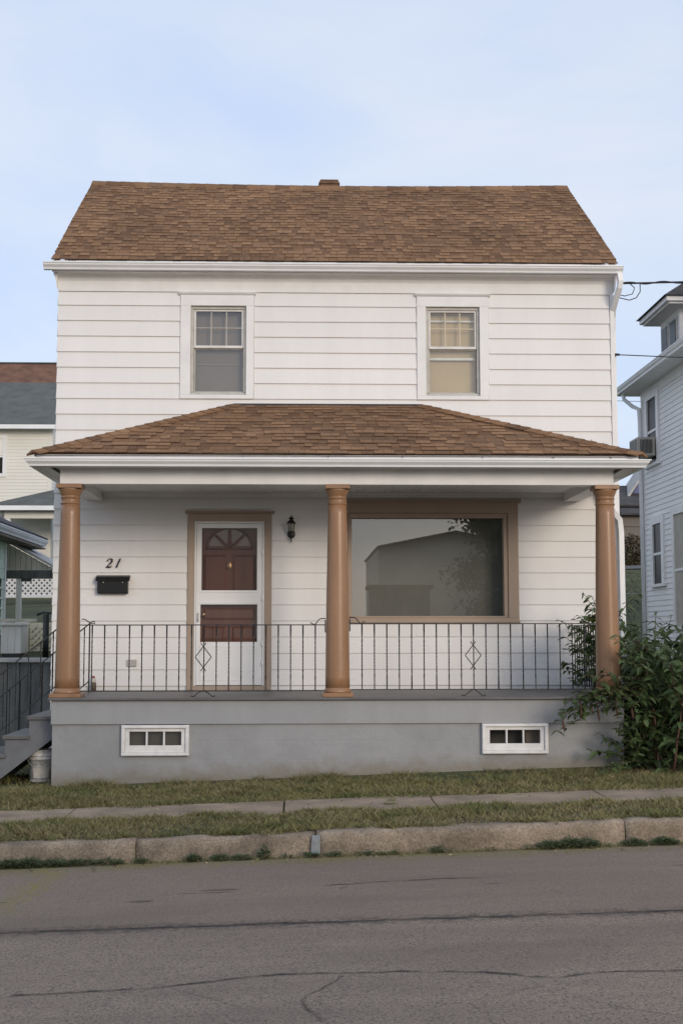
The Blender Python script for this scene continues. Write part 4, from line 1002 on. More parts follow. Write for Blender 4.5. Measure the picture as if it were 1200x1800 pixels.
# --- brown-roofed house above it
fb = thing('house', 'distant house of which only the reddish brown roof shows above the grey roof', 'house', (-14, 48, 4.6))
MB().box(-22, -8, 44, 52, 4, 12.6).build('wall', 'cream_siding', fb)
mb = MB(); slab(mb, (-22.4, 43.5, 12.7), (-7.6, 43.5, 12.7), (-7.6, 48, 15.7), (-22.4, 48, 15.7), .08); slab(mb, (-7.6, 52.5, 12.7), (-22.4, 52.5, 12.7), (-22.4, 48, 15.7), (-7.6, 48, 15.7), .08); mb.build('roof', 'brown_roof_far', fb)
MB().box(-22.4, -7.6, 47.9, 48.1, 15.66, 15.74).build('ridge', 'dark_roof', fb)

# --- green bungalow at the left
gb = thing('house', 'pale green bungalow with white gutter at the left edge', 'house', (-8, 6, 1.8))
MB().box(-12, -5.9, 3.6, 9.6, 1.2, 4.15).build('wall', 'green_siding', gb)
mb = MB(); lap_side(mb, 3.6, 9.52, -5.9, 1, 1.5, 4.1, .2, .018); tag(mb.build('siding', 'green_siding', gb), kind='stuff')
MB().box(-5.93, -5.865, 9.52, 9.62, 1.5, 4.14).build('corner_board', 'trim_white', gb)
mb = MB(); slab(mb, (-5.45, 3.2, 4.26), (-5.45, 11.7, 4.26), (-9, 11.7, 5.9), (-9, 3.2, 5.9), .06); slab(mb, (-12.5, 11.7, 4.26), (-12.5, 3.2, 4.26), (-9, 3.2, 5.9), (-9, 11.7, 5.9), .06); mb.build('roof', 'dark_roof', gb)
mb = MB().sweep([(-5.58, 3.2), (-5.58, 11.7)], [(o * 1.25, z * 1.5 + 4.22) for o, z in GP]); mb.build('gutter', 'gutter_white', gb)
MB().box(-5.9, -5.50, 3.2, 11.7, 4.03, 4.06).build('soffit', 'shade_grey', gb)
MB().box(-5.93, -5.885, 8.9, 9.3, 2.2, 3.3).build('shutter', 'window_dark', gb)
# lean-to patio behind the bungalow
lt = thing('lean_to', 'weathered open lean-to patio roof on a post beside the green house', 'lean-to', (-5.3, 10.6, 2.2))
mb = MB(); slab(mb, (-5.02, 10.2, 3.60), (-5.02, 12.6, 3.60), (-6.0, 12.6, 4.14), (-6.0, 10.2, 4.14), .05); mb.build('roof', 'fence_cap', lt)
mb = MB().box(-5.04, -5.0, 10.15, 12.6, 3.46, 3.60); mb.build('fascia', 'trim_white', lt)
x = -6.05
while x < -5.12:
    zt = 4.06 - (x + .09 + 6.0) * .55; zt2 = 4.06 - (x + 6.0) * .55
    MB().hexa([(x + .004, 10.24, 3.52), (x + .106, 10.24, 3.52), (x + .106, 10.28, 3.52), (x + .004, 10.28, 3.52), (x + .004, 10.24, zt2), (x + .106, 10.24, zt), (x + .106, 10.28, zt), (x + .004, 10.28, zt2)]).build('gable_board', 'board_weathered', lt); x += .11
MB().box(-6.1, -5.03, 10.22, 10.34, 3.34, 3.515).build('beam', 'dark_fence', lt)
MB().box(-5.80, -5.70, 10.24, 10.33, 1.9, 3.335).build('post', 'lattice_white', lt)
MB().box(-5.70, -5.50, 10.25, 10.31, 3.28, 3.338).build('bracket', 'dark_fence', lt)
# --- lattice fences
def lattice(o, x0, x1, y, z0, z1, pitch_, wd, m, nm='slats'):
    mb = MB()
    for s in (1, -1):
        c = -(z1 - z0)
        while c < (x1 - x0):
            pts_ = []
            for t in (0, 1):
                pass
            xa, xb = c, c + (z1 - z0)
            ua, ub = max(0, xa), min(x1 - x0, xb)
            if ub - ua > .01:
                za, zb = z0 + (ua - xa), z0 + (ub - xa)
                if s < 0: za, zb = z1 - (ua - xa), z1 - (ub - xa)
                mb.tube([(x0 + ua, y - .006 * s, za), (x0 + ub, y - .006 * s, zb)], 0, rect=(.005, wd / 2))
            c += pitch_
    tag(mb.build(nm, m, o), kind='stuff')
lf = thing('lattice_fence', 'white diamond lattice fence on the far grassy bank', 'fence', (-7, 21.4, 3.1))
lattice(lf, -9.2, -4.6, 21.4, 3.32, 3.90, .155, .055, 'lattice_white')
MB().box(-9.2, -4.6, 21.35, 21.45, 3.86, 4.00).build('top_rail', 'lattice_white', lf); MB().box(-9.2, -4.6, 21.36, 21.44, 3.26, 3.33).build('bottom_rail', 'lattice_white', lf)
for x in (-9.15, -7.0, -4.7): MB().box(x - .04, x + .04, 21.38, 21.48, 2.9, 3.87).build('post', 'lattice_white', lf)
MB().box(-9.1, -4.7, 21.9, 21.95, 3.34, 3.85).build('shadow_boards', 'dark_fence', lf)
lc = thing('lattice_screen', 'cream lattice panel standing behind the grey board fence', 'lattice', (-4.4, 5.4, 1.85))
mb = MB().box(-4.64, -3.2, 5.40, 5.42, 1.84, 2.40); mb.build('board', 'lattice_cream', lc)
lattice(lc, -4.50, -3.25, 5.375, 1.90, 2.36, .11, .05, 'lattice_cream')
MB().box(-4.66, -4.52, 5.34, 5.40, 1.84, 2.44).build('post', 'lattice_cream', lc)
pp = thing('storage_box', 'white plastic storage box above the grey board fence', 'box', (-4.58, 4.5, 1.85))
MB().box(-4.74, -4.42, 4.30, 4.8, 1.90, 2.34).build('body', 'panel_white', pp, bevel=.01)
MB().box(-4.76, -4.40, 4.27, 4.83, 2.341, 2.39).build('lid', 'lattice_white', pp, bevel=.01)
MB().box(-4.72, -4.44, 4.32, 4.78, 1.8, 1.899).build('base', 'black_metal', pp)
for x in (-4.64, -4.53): MB().box(x - .002, x + .012, 4.288, 4.299, 1.93, 2.31).build('rib', 'panel_white', pp)
dk = thing('deck_rail', 'pale horizontal rail crossing above the white storage box', 'rail', (-5, 4.1, 1.8))
MB().box(-6.2, -4.13, 4.05, 4.12, 2.40, 2.45).build('rail', 'board_weathered', dk)
for x in (-6.1, -4.86): MB().box(x - .035, x + .035, 4.06, 4.11, 1.75, 2.399).build('post', 'board_weathered', dk)
bp_ = thing('iron_post', 'dark post with a crossbar handle beside the left wall of the house', 'post', (-3.76, 2.9, 1.85))
MB().tube([(-3.76, 2.9, 1.80), (-3.76, 2.9, 2.50)], .045, 8).build('shaft', 'black_metal', bp_); MB().tube([(-3.90, 2.9, 2.49), (-3.80, 2.9, 2.53), (-3.66, 2.9, 2.515), (-3.60, 2.9, 2.54)], .018, 8).build('crossbar', 'black_metal', bp_)
# --- grey board fence behind the steps
bf = thing('board_fence', 'dark grey vertical board fence with pale cap behind the porch steps', 'fence', (-4.8, 2.5, .5))
x = -6.9
while x < -3.16:
    wv = rnd(.15, .19); x1 = min(x + wv, -3.15)
    MB().box(x + .006, x1 - .006, 2.47 + rnd(-.008, .008), 2.50, .35, 1.80).build('board', 'dark_fence', bf); x += wv
MB().box(-6.9, -3.15, 2.505, 2.54, .3, 1.79).build('backing', 'dark_fence', bf)
MB().box(-6.9, -3.15, 2.40, 2.64, 1.801, 1.865).build('cap', 'fence_cap', bf, bevel=.01)

# --- beyond, between the two houses
gg = thing('garage', 'low tan garage between the houses beyond the lawn', 'garage', (13.5, 40, 5.5))
MB().box(11, 16, 38.2, 43, 4.2, 7.20).build('wall', 'tan_siding', gg)
mb = MB(); lap_front(mb, 11, 16, 38.2, 5.1, 7.18, .55, .05); mb.build('door_panels', 'tan_siding', gg)
MB().box(10.8, 16.2, 37.9, 43.2, 7.21, 7.30).build('roof', 'dark_roof', gg)
fh = thing('house', 'dark roofed house with porches beyond the garage at right', 'house', (19, 56, 6.5))
MB().box(17.2, 26, 53, 60, 4.5, 9.2).build('wall', 'green_trim', fh)
mb = MB(); slab(mb, (16.9, 52.4, 9.1), (26.4, 52.4, 9.1), (26.4, 56.5, 10.6), (16.9, 56.5, 10.6), .1); mb.build('roof', 'dark_roof', fh)
mb = MB().prism([(18.3, 9.8), (23, 9.8), (20.6, 13.2)], 'y', 54.8, 55.0); mb.build('gable', 'blue_cloth', fh)
mb = MB(); slab(mb, (18.0, 54.2, 9.6), (18.0, 57.0, 9.6), (20.6, 57.0, 13.4), (20.6, 54.2, 13.4), .12); mb.build('gable_roof', 'fence_cap', fh)
mb = MB(); slab(mb, (16.9, 49.8, 8.15), (24, 49.8, 8.15), (24, 53, 9.1), (16.9, 53, 9.1), .1); mb.build('porch_roof', 'dark_roof', fh)
MB().box(16.9, 24, 49.75, 49.85, 8.0, 8.14).build('porch_fascia', 'shade_grey', fh)
for x in (17.1, 18.3, 19.6): MB().box(x - .06, x + .06, 49.9, 50.02, 4.8, 8.0).build('porch_post', 'green_trim', fh)
hd = thing('house', 'dark gabled house peeping out past the right column', 'house', (20, 70, 6.5))
MB().box(17.6, 22.2, 70, 78, 4.5, 10.3).build('wall', 'brown_roof_far', hd); mb = MB(); slab(mb, (17.2, 69.5, 10.1), (22.6, 69.5, 10.1), (22.6, 74, 12.2), (17.2, 74, 12.2), .1); mb.build('roof', 'dark_roof', hd)
drv = MB()
for k in range(10):
    a, c = 4 + k * 3, 7 + k * 3
    drv.quad((a, 28.0, zground(a, 28.0) + .03), (c, 28.0, zground(c, 28.0) + .03), (c, 30.6, zground(c, 30.6) + .03), (a, 30.6, zground(a, 30.6) + .03))
tag(drv.build('lane', 'lane_grey'), kind='structure')

# ------------------------------------------------------------------ wires
def wire(name, label, a, b, sagv, r, m='wire'):
    a, b = Vector(a), Vector(b); pts_ = [a.lerp(b, k / 24) - Vector((0, 0, sagv * 4 * (k / 24) * (1 - k / 24))) for k in range(25)]
    o = thing(name, label, 'wire', tuple(a)); MB().tube(pts_, r, 6).build('cable', m, o); return o
sd_ = wire('service_cable', 'twisted black service cable running from the right eave', (4.13, -.12, 6.74), (13, -1.4, 7.05), .10, .012)
a, b = Vector((4.13, -.12, 6.74)), Vector((13, -1.4, 7.05)); tw = []
for k in range(240):
    t = k / 239; p = a.lerp(b, t) - Vector((0, 0, .10 * 4 * t * (1 - t))); tw.append(p + Vector((0, .014 * math.cos(k * .55), .014 * math.sin(k * .55))))
MB().tube(tw, .009, 5).build('strand', 'wire', sd_)
for pts_ in ([(4.26, -.13, 6.745), (4.33, -.13, 6.68), (4.30, -.13, 6.60), (4.20, -.12, 6.575), (4.10, -.08, 6.61)], [(4.40, -.14, 6.75), (4.40, -.14, 6.63), (4.35, -.13, 6.55), (4.26, -.12, 6.52), (4.16, -.1, 6.55), (4.08, -.05, 6.59)]):
    MB().tube(pts_, .0065, 6).build('drip_loop', 'wire', sd_)
tw_ = wire('telephone_cable', 'thin straight cable from the right wall below the eave', (4.10, .02, 5.83), (13, -1.4, 5.25), .02, .007)
MB().tube([(4.08, .02, 5.832), (4.15, .01, 5.828)], .016, 8).build('clamp', 'wire', tw_)
wire('telephone_cable', 'faint distant cable low in the sky between the houses', (3.0, 40, 12.9), (20, 40, 12.4), .1, .012)
wire('clothes_line', 'pale line strung across the lawn between the houses', (4.3, 13.5, 3.14), (11, 14.5, 3.22), .03, .008, 'fence_cap')

# ------------------------------------------------------------------ across the street (seen mirrored in the windows)
op = thing('garage', 'low gabled tan building across the street, mirrored in the picture window', 'garage', (5.06, -29, .5))
MB().prism([(2.55, .3), (7.6, .3), (7.6, 5.0), (5.06, 5.48), (2.55, 5.0)], 'y', -34, -26).build('wall', 'tan_wall', op)
mb = MB(); slab(mb, (2.50, -34.4, 5.07), (2.50, -25.6, 5.07), (5.06, -25.6, 5.58), (5.06, -34.4, 5.58), -.06); slab(mb, (5.06, -34.4, 5.58), (5.06, -25.6, 5.58), (7.75, -25.6, 5.06), (7.75, -34.4, 5.06), -.06); mb.build('roof', 'dark_roof', op)
sh_ = thing('shed', 'grey shed across the street, mirrored low in the picture window', 'shed', (2.9, -23, .45))
MB().box(2.10, 3.85, -23.5, -22.0, .3, 3.55).build('wall', 'dark_fence', sh_); MB().box(2.0, 3.95, -23.6, -21.9, 3.551, 3.66).build('roof', 'dark_roof', sh_)

# ------------------------------------------------------------------ foliage
def leaf_mesh_add(mb, p, d, nrm, L, wd, droop):
    d = d.normalized(); s = d.cross(nrm)
    if s.length < 1e-3: s = d.cross(Vector((1, 0, 0)))
    s.normalize(); n = s.cross(d).normalized()
    c = [p, p + d * L * .33 - n * 0 + n * L * .02, p + d * L * .68 - n * L * droop * .4, p + d * L - n * L * droop]
    l1, r1 = c[1] + s * wd * .48 + n * wd * .16, c[1] - s * wd * .48 + n * wd * .16
    l2, r2 = c[2] + s * wd * .38 + n * wd * .12, c[2] - s * wd * .38 + n * wd * .12
    i = len(mb.v); mb.v += [tuple(q) for q in (c[0], c[1], c[2], c[3], l1, r1, l2, r2)]
    for f in ((0, 1, 4), (0, 5, 1), (1, 2, 6, 4), (1, 5, 7, 2), (2, 3, 6), (2, 7, 3)): mb.face(tuple(i + k for k in f))
def rv(): 
    while True:
        v = Vector((rnd(-1, 1), rnd(-1, 1), rnd(-1, 1)))
        if .05 < v.length < 1: return v.normalized()
rb = random.Random(21)
bush = thing('leafy_bush', 'large dark green leafy bush overgrowing the right porch corner', 'bush', (4.5, -1.6, .74))
stems = MB(); stems_red = MB(); leaves = []     # (p, d, n, L, W, droop, kind)
def add_leaves(pts_, spacing, Lr, start=.15, kind=0):
    acc = 0; tot = sum((pts_[k + 1] - pts_[k]).length for k in range(len(pts_) - 1)); run = 0; a = rb.uniform(0, 6)
    for k in range(len(pts_) - 1):
        seg = pts_[k + 1] - pts_[k]; l = seg.length; t = acc
        while t < l:
            f = (run + t) / tot
            if f > start:
                p = pts_[k] + seg * (t / l); a += 2.4 + rb.uniform(-.3, .3)
                out = Vector((math.cos(a), math.sin(a), rb.uniform(-.5, .35)))
                leaves.append((p, out, Vector((rb.uniform(-.4, .4), rb.uniform(-.6, .2), 1)).normalized(), rb.uniform(*Lr) * (1.0 - .35 * f) * rb.choice((.55, .75, .9, 1, 1, 1.15)), .44, rb.uniform(.1, .4), kind))
            t += spacing
        acc = t - l; run += l
def stem(p0, d0, L, r, curl=.25, n=9, red=False):
    p = Vector(p0); d = Vector(d0).normalized(); pts_ = [p.copy()]
    for k in range(n):
        d = (d + Vector((rb.uniform(-curl, curl), rb.uniform(-curl, curl), rb.uniform(-curl, curl * .4))) * .5).normalized(); p = p + d * (L / n); pts_.append(p.copy())
    (stems_red if red else stems).tube(pts_, [lerp(r, r * .3, k / n) for k in range(n + 1)], 5); return pts_
for k in range(80):
    bx_ = rb.uniform(3.85, 6.3); by = rb.uniform(-2.75, -.5); zb = zground(bx_, by)
    h = rb.uniform(1.05, 1.80) * (1.0 if bx_ < 5.6 else .9); tall = rb.random() < .05
    if tall: h = 1.85
    pts_ = stem((bx_, by, zb), (rb.uniform(-.25, .2), rb.uniform(-.25, .15), 1), h, .014, .2, 9, rb.random() < .4)
    add_leaves(pts_, .036, (.13, .21), .08, rb.choice((0, 0, 1)))
    for q in range(5):
        b0 = pts_[rb.randint(2, 8)]
        br_ = stem(b0, (rb.uniform(-1, 1), rb.uniform(-1, .8), rb.uniform(-.1, .8)), rb.uniform(.3, .6), .007, .4, 5, rb.random() < .5)
        add_leaves(br_, .038, (.12, .20), .0, rb.choice((0, 0, 1)))
# named sprays seen in the picture: over the deck edge, along the side rail, at the base corner, above the top
sprays = [((3.80, -2.35, 1.62), (-1, -.15, .05), 1.0), ((3.80, -2.40, 1.70), (-1, -.1, .28), .75), ((3.75, -2.35, 1.50), (-1, 0, -.12), 1.05), ((3.85, -2.30, 1.55), (-.8, -.2, .25), .55), ((3.85, -2.45, 1.75), (-.6, -.3, .3), .5),
          ((3.9, -2.4, 1.35), (-.7, -.25, -.1), .5), ((3.72, -.9, 1.9), (-.5, -.2, .6), .75), ((3.72, -.8, 1.9), (-.9, -.2, .35), .6), ((3.75, -1.1, 2.1), (-.7, 0, .5), .55), ((3.65, -.95, 1.6), (-.6, 0, .5), .6), ((3.7, -.7, 1.5), (-.7, 0, .6), .6), ((3.65, -1.2, 1.55), (-.4, 0, .9), .8),
          ((3.7, -1.0, 1.75), (-.8, -.1, -.1), .5), ((3.75, -2.25, .80), (-.8, -.1, .35), .55), ((3.8, -2.3, .80), (-.7, -.3, .05), .6), ((3.75, -2.2, .95), (-.5, 0, .5), .45), ((3.85, -2.3, 1.0), (-.4, -.2, .2), .4),
          ((4.7, -1.2, 2.05), (-.05, 0, 1), .85), ((4.55, -1.3, 2.05), (.2, 0, 1), .7), ((3.75, -.9, 2.2), (-.6, 0, .75), .65), ((3.8, -.8, 2.15), (-.35, 0, .9), .6), ((3.78, -1.0, 2.3), (-.9, 0, .35), .5), ((5.0, -1.0, 2.0), (.1, 0, 1), .7), ((4.35, -1.0, 1.95), (.15, 0, 1), .5), ((4.0, -1.4, 1.9), (-.2, 0, 1), .5), ((4.1, -2.4, 1.75), (-.4, -.3, .4), .5), ((3.95, -2.3, 1.9), (-.5, -.1, .5), .4)]
sprays += [((3.82, -2.38, 1.66), (-1, -.05, .12), .8), ((3.7, -2.42, 1.55), (-1, -.1, -.02), .95), ((3.5, -2.42, 1.55), (-1, .0, .10), .55), ((3.3, -2.42, 1.55), (-1, -.1, -.35), .6), ((3.85, -2.45, 1.85), (-.5, -.2, .2), .45), ((3.95, -2.5, 1.5), (-.6, -.2, .1), .45), ((3.7, -2.3, 1.05), (-.6, -.2, .4), .35), ((3.72, -.85, 2.05), (-.6, 0, .5), .7), ((3.68, -1.3, 1.9), (-.3, 0, .6), .5), ((3.7, -1.0, 1.55), (-.25, 0, .9), .7), ((3.72, -.6, 1.6), (-.3, 0, .8), .7), ((3.8, -2.2, .72), (-.7, -.2, .5), .6)]
for p, d, L in sprays:
    pts_ = stem(p, d, L, .008, .28, 8, rb.random() < .5)
    add_leaves(pts_, .030, (.12, .19), .0, rb.choice((0, 1)))
    for q in range(3):
        br_ = stem(pts_[rb.randint(1, 6)], (d[0] * .6 + rb.uniform(-.5, .5), rb.uniform(-.6, .3), rb.uniform(-.5, .5)), rb.uniform(.12, .28), .005, .4, 4)
        add_leaves(br_, .032, (.10, .17), .0, rb.choice((0, 1)))
# filler leaves inside the mass
for k in range(2900):
    x_ = rb.uniform(3.80, 6.4); y_ = rb.uniform(-2.6, -.3); zg = zground(x_, y_); top = 1.45 + .25 * math.sin(x_ * 3.1) * math.cos(y_ * 2.3)
    z_ = zg + rb.uniform(.05, top)
    if x_ < 3.95 and y_ > -2.05 and False: continue
    leaves.append((Vector((x_, y_, z_)), Vector((rb.uniform(-1, 1), rb.uniform(-1, .5), rb.uniform(-.7, .3))), Vector((rb.uniform(-.4, .4), rb.uniform(-.6, .2), 1)).normalized(), rb.uniform(.12, .20), .46, rb.uniform(.1, .4), 0))
def okleaf(q):    # keep leaves out of the porch solid and the columns
    p = q[0]
    if p.x < 3.64 and p.y > -2.08 and p.z < 1.52: return False
    if (p.x - 3.49) ** 2 + (p.y + 1.8) ** 2 < .18 ** 2: return False
    return p.z > zground(p.x, p.y)
leaves = [q for q in leaves if okleaf(q)]
leaves.sort(key=lambda q: q[0].y)
near = [q for q in leaves if q[0].x < 5.2][:285]; nearset = set(id(q) for q in near)
LM = []
for v in range(4):
    m = MB(); leaf_mesh_add(m, Vector((0, 0, 0)), Vector((1, 0, 0)), Vector((0, 0, 1)), 1, .40 + .04 * v, .1 + .09 * v); LM.append(m.mesh('leaf', 'leaf' if v % 2 else 'leaf_light'))
fol = MB()
for q in leaves:
    p, d, n, L, wf, dr_, kd = q
    if id(q) in nearset:
        d = d.normalized(); s = n.cross(d).normalized(); nn_ = d.cross(s)
        mw = Matrix(((d.x * L, s.x * L, nn_.x * L, p.x), (d.y * L, s.y * L, nn_.y * L, p.y), (d.z * L, s.z * L, nn_.z * L, p.z), (0, 0, 0, 1)))
        place(LM[(rb.randint(0, 1) * 2 + (0 if kd else 1))], 'leaf', bush, mw=mw)
    else:
        fol.cm = 1 if kd else 0; leaf_mesh_add(fol, p, d, n, L, L * wf, dr_)
tag(fol.build('foliage', ['leaf', 'leaf_light'], bush), kind='stuff')
stems.build('green_stems', 'stem_green', bush); stems_red.build('red_stems', 'stem_red', bush)
# hanging flower spikes
for (x_, y_, z_, L) in ((3.02, -2.45, 1.50, .22), (3.22, -2.42, 1.42, .17), (3.42, -2.4, 1.50, .20), (3.60, -2.38, 1.42, .17), (3.83, -2.42, 1.40, .22), (4.35, -2.5, 1.5, .2), (4.75, -2.55, 1.42, .2), (2.83, -2.45, 1.30, .16), (4.1, -2.6, 1.2, .2), (3.15, -2.4, 1.45, .12)):
    m = MB(); m.tube([(x_, y_, z_), (x_ + .004, y_, z_ - L * .3), (x_ + .012, y_ - .01, z_ - L * .7), (x_ + .02, y_ - .01, z_ - L)], [.006, .013, .012, .002], 7); m.build('flower_spike', 'flower_spike', bush)

# shrubs behind, between the houses, and small hedge
def shrub(name, label, cat, cx, cy, rx, ry, h, n, m, L, group=None, seed=1):
    rr = random.Random(seed); zb = zground(cx, cy); o = thing(name, label, cat, (cx, cy, zb), group); mb = MB(); st = MB()
    for k in range(7):
        a = rr.uniform(0, 6.28); st.tube([(cx, cy, zb), (cx + rx * .3 * math.cos(a), cy + ry * .3 * math.sin(a), zb + h * .4), (cx + rx * .6 * math.cos(a), cy + ry * .6 * math.sin(a), zb + h * .8)], [.03, .02, .008], 5)
    for k in range(n):
        a = rr.uniform(0, 6.28); t = rr.uniform(0, 1) ** .5; z = rr.uniform(.02, 1); f = math.sqrt(max(.05, 1 - (z - .35) ** 2 * 1.6)) * (1 + .25 * math.sin(a * 3 + seed) * z)
        p = Vector((cx + rx * t * f * math.cos(a), cy + ry * t * f * math.sin(a), zb + h * z * (1 + .15 * math.sin(a * 5 + seed))))
        d = Vector((rr.uniform(-1, 1), rr.uniform(-1, 1), rr.uniform(-.5, .6))); nn_ = Vector((rr.uniform(-.6, .6), rr.uniform(-.6, .6), 1)).normalized()
        leaf_mesh_add(mb, p, d, nn_, L * rr.uniform(.6, 1.3), L * .5, .2)
    tag(mb.build('foliage', m, o), kind='stuff'); st.build('stems', 'tree_bark', o); return o
shrub('shrub', 'brownish shrub before the tan garage between the houses', 'shrub', 13.2, 35.5, 1.5, .8, 1.15, 1500, 'shrub_brown', .16, seed=3)
shrub('shrub', 'dark green shrub at the left foot of the tan garage', 'shrub', 12.0, 34.6, 1.1, .8, .9, 1100, 'weed', .15, seed=5)
shrub('shrub', 'low olive shrub by the lane between the houses', 'shrub', 13.4, 32.6, 1.3, .6, .55, 1100, 'shrub_brown', .14, seed=8)
# tree across the street (mirrored in the picture window)
rt = random.Random(5); tz = .5
tr_ = thing('tree', 'leafy tree across the street, mirrored at the right of the picture window', 'tree', (6.15, -22.6, tz))
MB().tube([(6.15, -22.6, tz), (6.1, -22.6, 2), (6.2, -22.65, 4), (6.15, -22.6, 6.2)], [.16, .13, .09, .03], 9).build('trunk', 'tree_bark', tr_)
lb_ = MB(); tl_ = MB()
for k in range(34):
    a = rt.uniform(0, 6.28); z = rt.uniform(1.4, 6.2); L = rt.uniform(1.2, 2.3) * (1 - abs(z - 3.6) / 5); p0 = Vector((6.15, -22.6, z)); d = Vector((math.cos(a), math.sin(a), rt.uniform(.1, .7))).normalized()
    tip = p0 + d * L; lb_.tube([p0, p0 + d * L * .6 + Vector((0, 0, .05)), tip], [.04, .025, .008], 5)
    for q in range(330):
        c = p0.lerp(tip, rt.uniform(.35, 1.05)) + Vector((rt.gauss(0, .28), rt.gauss(0, .28), rt.gauss(0, .26)))
        leaf_mesh_add(tl_, c, Vector((rt.uniform(-1, 1), rt.uniform(-1, 1), rt.uniform(-.7, .3))), Vector((rt.uniform(-.6, .6), rt.uniform(-.6, .6), 1)).normalized(), rt.uniform(.14, .24), .12, .25)
lb_.build('branches', 'tree_bark', tr_); tag(tl_.build('crown', 'leaf', tr_), kind='stuff')

# ------------------------------------------------------------------ grass and weeds
rg = random.Random(11)
def vnoise(x, y):
    return .5 + .25 * (math.sin(x * 2.3 + 1.7 * math.sin(y * 1.9 + .4)) + math.sin(y * 3.7 + 1.3 * math.sin(x * 3.1 + 2)))
def blades(mb, n, x0, x1, y0, y1, zf, h0, h1, edge=None):
    for k in range(n):
        x = rg.uniform(x0, x1); y = rg.uniform(y0, y1); v = vnoise(x, y) * .6 + vnoise(x * 3.3 + 5, y * 4.1) * .4
        v2 = vnoise(x * .55 + 9, y * 1.1 + 4)
        if rg.random() > .05 + v * .95 + v2 * .35: continue
        if edge and not edge(x, y): continue
        h = lerp(h0, h1, rg.random() ** 1.6) * (.55 + .9 * v); a = rg.uniform(0, 6.28); wd = rg.uniform(.003, .007); ln_ = rg.uniform(.3, 2.2) * h
        z = zf(x, y); c, s = math.cos(a), math.sin(a); b = rg.uniform(0, 6.28)
        i = len(mb.v); mb.v += [(x - c * wd, y - s * wd, z), (x + c * wd, y + s * wd, z), (x + ln_ * math.cos(b), y + ln_ * math.sin(b), z + h)]
        mb.f.append((i, i + 1, i + 2)); mb.m.append(0 if rg.random() < .45 + .5 * vnoise(x * .7 + 3, y * 1.7) else 1); mb.sm.append(False)
edg = lambda a, amp: (lambda x: a + amp * (math.sin(x * 5.1) + .6 * math.sin(x * 13.7 + 1) + .4 * math.sin(x * 29)))
e1, e2, e3 = edg(-3.88, .05), edg(-4.62, .05), edg(-5.68, .05)
lawn = MB(); blades(lawn, 150000, -6.0, 7.5, -3.98, -2.04, lambda x, y: zfront(x, y) + .002, .015, .050, lambda x, y: y > e1(x))
blades(lawn, 9000, -2.8, 3.6, -2.22, -2.05, lambda x, y: zfront(x, y), .03, .11, lambda x, y: vnoise(x * 2.3, 1.0) > .42)
blades(lawn, 14000, -6.5, -2.7, -2.05, 1.5, lambda x, y: zground(x, y), .02, .06)
far_ = MB()
blades(far_, 16000, 3.6, 12, 5, 27, lambda x, y: zground(x, y), .08, .24)
far_.v = [v for v in far_.v]
tag(far_.build('bank_grass', ['weed', 'grass']), 'dark rough grass on the bank between the houses', 'grass', kind='stuff')
for kk in range(420):
    cx_, cy_ = rg.uniform(-6, 7), rg.uniform(-3.8, -2.1)
    blades(lawn, 60, cx_ - .08, cx_ + .08, cy_ - .05, cy_ + .05, lambda x, y: zfront(x, y) + .004, .03, .08, lambda x, y: y > e1(x))
tag(lawn.build('lawn_grass', ['grass', 'grass_dry']), 'short patchy olive lawn between the pavement and the porch', 'grass', kind='stuff')
verge = MB(); blades(verge, 88000, -6.0, 7.0, -5.77, -4.58, lambda x, y: zfront(x, y) + .008 - .012 * ss(-5.3, -5.66, y), .015, .055, lambda x, y: e3(x) < y < e2(x))
blades(verge, 9000, -6.0, 7.0, -6.28, -5.82, lambda x, y: zroad(x, y) + .002, .006, .022, lambda x, y: rg.random() < ((y + 6.3) / .5) ** 2 * vnoise(x * 1.7, y * 2) * 1.6)
for kk in range(420):
    cx_, cy_ = rg.uniform(-6, 7), rg.choice((rg.uniform(-5.68, -4.6), -5.66, -4.62))
    blades(verge, 60, cx_ - .07, cx_ + .07, cy_ - .05, cy_ + .05, lambda x, y: zfront(x, y) + .004, .03, .075, lambda x, y: e3(x) < y < e2(x))
tag(verge.build('verge_grass', ['grass', 'grass_dry']), 'strip of rough grass between kerb and pavement', 'grass', kind='stuff')
lit = MB()
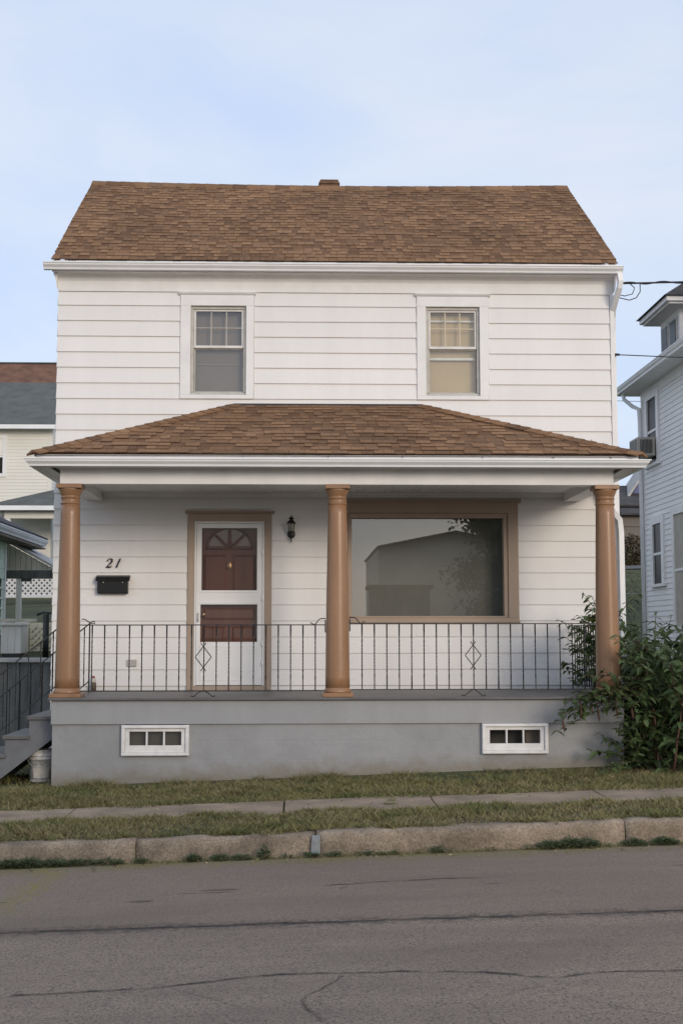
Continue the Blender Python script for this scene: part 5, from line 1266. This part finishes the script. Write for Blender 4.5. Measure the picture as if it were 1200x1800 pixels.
for k in range(520):
    x = rg.uniform(-6, 7); z_ = rg.random()
    if z_ < .5: y = rg.uniform(-3.9, -2.1); z = zfront(x, y) + rg.uniform(.02, .05)
    elif z_ < .75: y = rg.uniform(-5.65, -4.0); z = zfront(x, y) + rg.uniform(.02, .04)
    else: y = -5.83 - abs(rg.gauss(0, .16)); z = zroad(x, y) + .008
    a = rg.uniform(0, 6.28); lit.cm = rg.randint(0, 2)
    leaf_mesh_add(lit, Vector((x, y, z)), Vector((math.cos(a), math.sin(a), rg.uniform(-.1, .3))), Vector((rg.uniform(-.4, .4), rg.uniform(-.4, .4), 1)).normalized(), rg.uniform(.02, .05), rg.uniform(.012, .024), .2)
tag(lit.build('leaf_litter', ['grass_dry', 'litter_tan', 'shrub_brown']), 'dry leaves scattered over the lawn and gutter', 'leaves', kind='stuff')
wd_ = MB()
def clump(x, y, z, r, h, n, Lf, m):
    for k in range(n):
        a = rg.uniform(0, 6.28); t = rg.random() ** .7; p = Vector((x + r * t * math.cos(a), y + .35 * r * t * math.sin(a), z + rg.uniform(0, h) * (1 - .6 * t)))
        wd_.cm = m; leaf_mesh_add(wd_, p, Vector((math.cos(a), math.sin(a) - .3, rg.uniform(.1, 1.2))), Vector((rg.uniform(-.5, .5), -.5, 1)).normalized(), Lf * rg.uniform(.5, 1.3), Lf * .3, .3)
def kerbw(px, r, h, n, Lf=.035, m=0):
    x = (px - 565) / 207.; clump(x, -5.86, zroad(x, -5.86) + .004, r, h, n, Lf, m)
for px, r, h, n in ((85, .10, .07, 420), (115, .13, .075, 460), (155, .12, .055, 260), (195, .15, .05, 260), (245, .12, .05, 160), (300, .04, .04, 70), (388, .05, .06, 130), (432, .06, .05, 130), (468, .07, .04, 120), (505, .04, .12, 120), (585, .06, .04, 80), (622, .05, .035, 60), (795, .05, .05, 80), (690, .09, .025, 50), (985, .10, .07, 240), (1020, .12, .09, 320), (1050, .09, .08, 200), (1130, .09, .06, 170), (1180, .10, .06, 260), (1250, .12, .06, 200), (-60, .12, .05, 120)):
    kerbw(px, r, h, n)
for px in range(-100, 1320, 9): kerbw(px + rg.uniform(-5, 5), .06, .018, rg.randint(4, 22), .022, rg.choice((1, 1, 2)))
for k in range(40): kerbw(rg.uniform(-100, 1300), .03, .03, 12, .03, 0)
clump(.84, -4.35, zfront(.84, -4.35) + .012, .06, .03, 60, .03, 1); clump(.86, -4.1, zfront(.84, -4.35) + .012, .05, .03, 40, .03, 1)
tag(wd_.build('curb_weeds', ['weed', 'grass', 'grass_dry']), 'weeds sprouting along the foot of the kerb', 'weeds', kind='stuff')
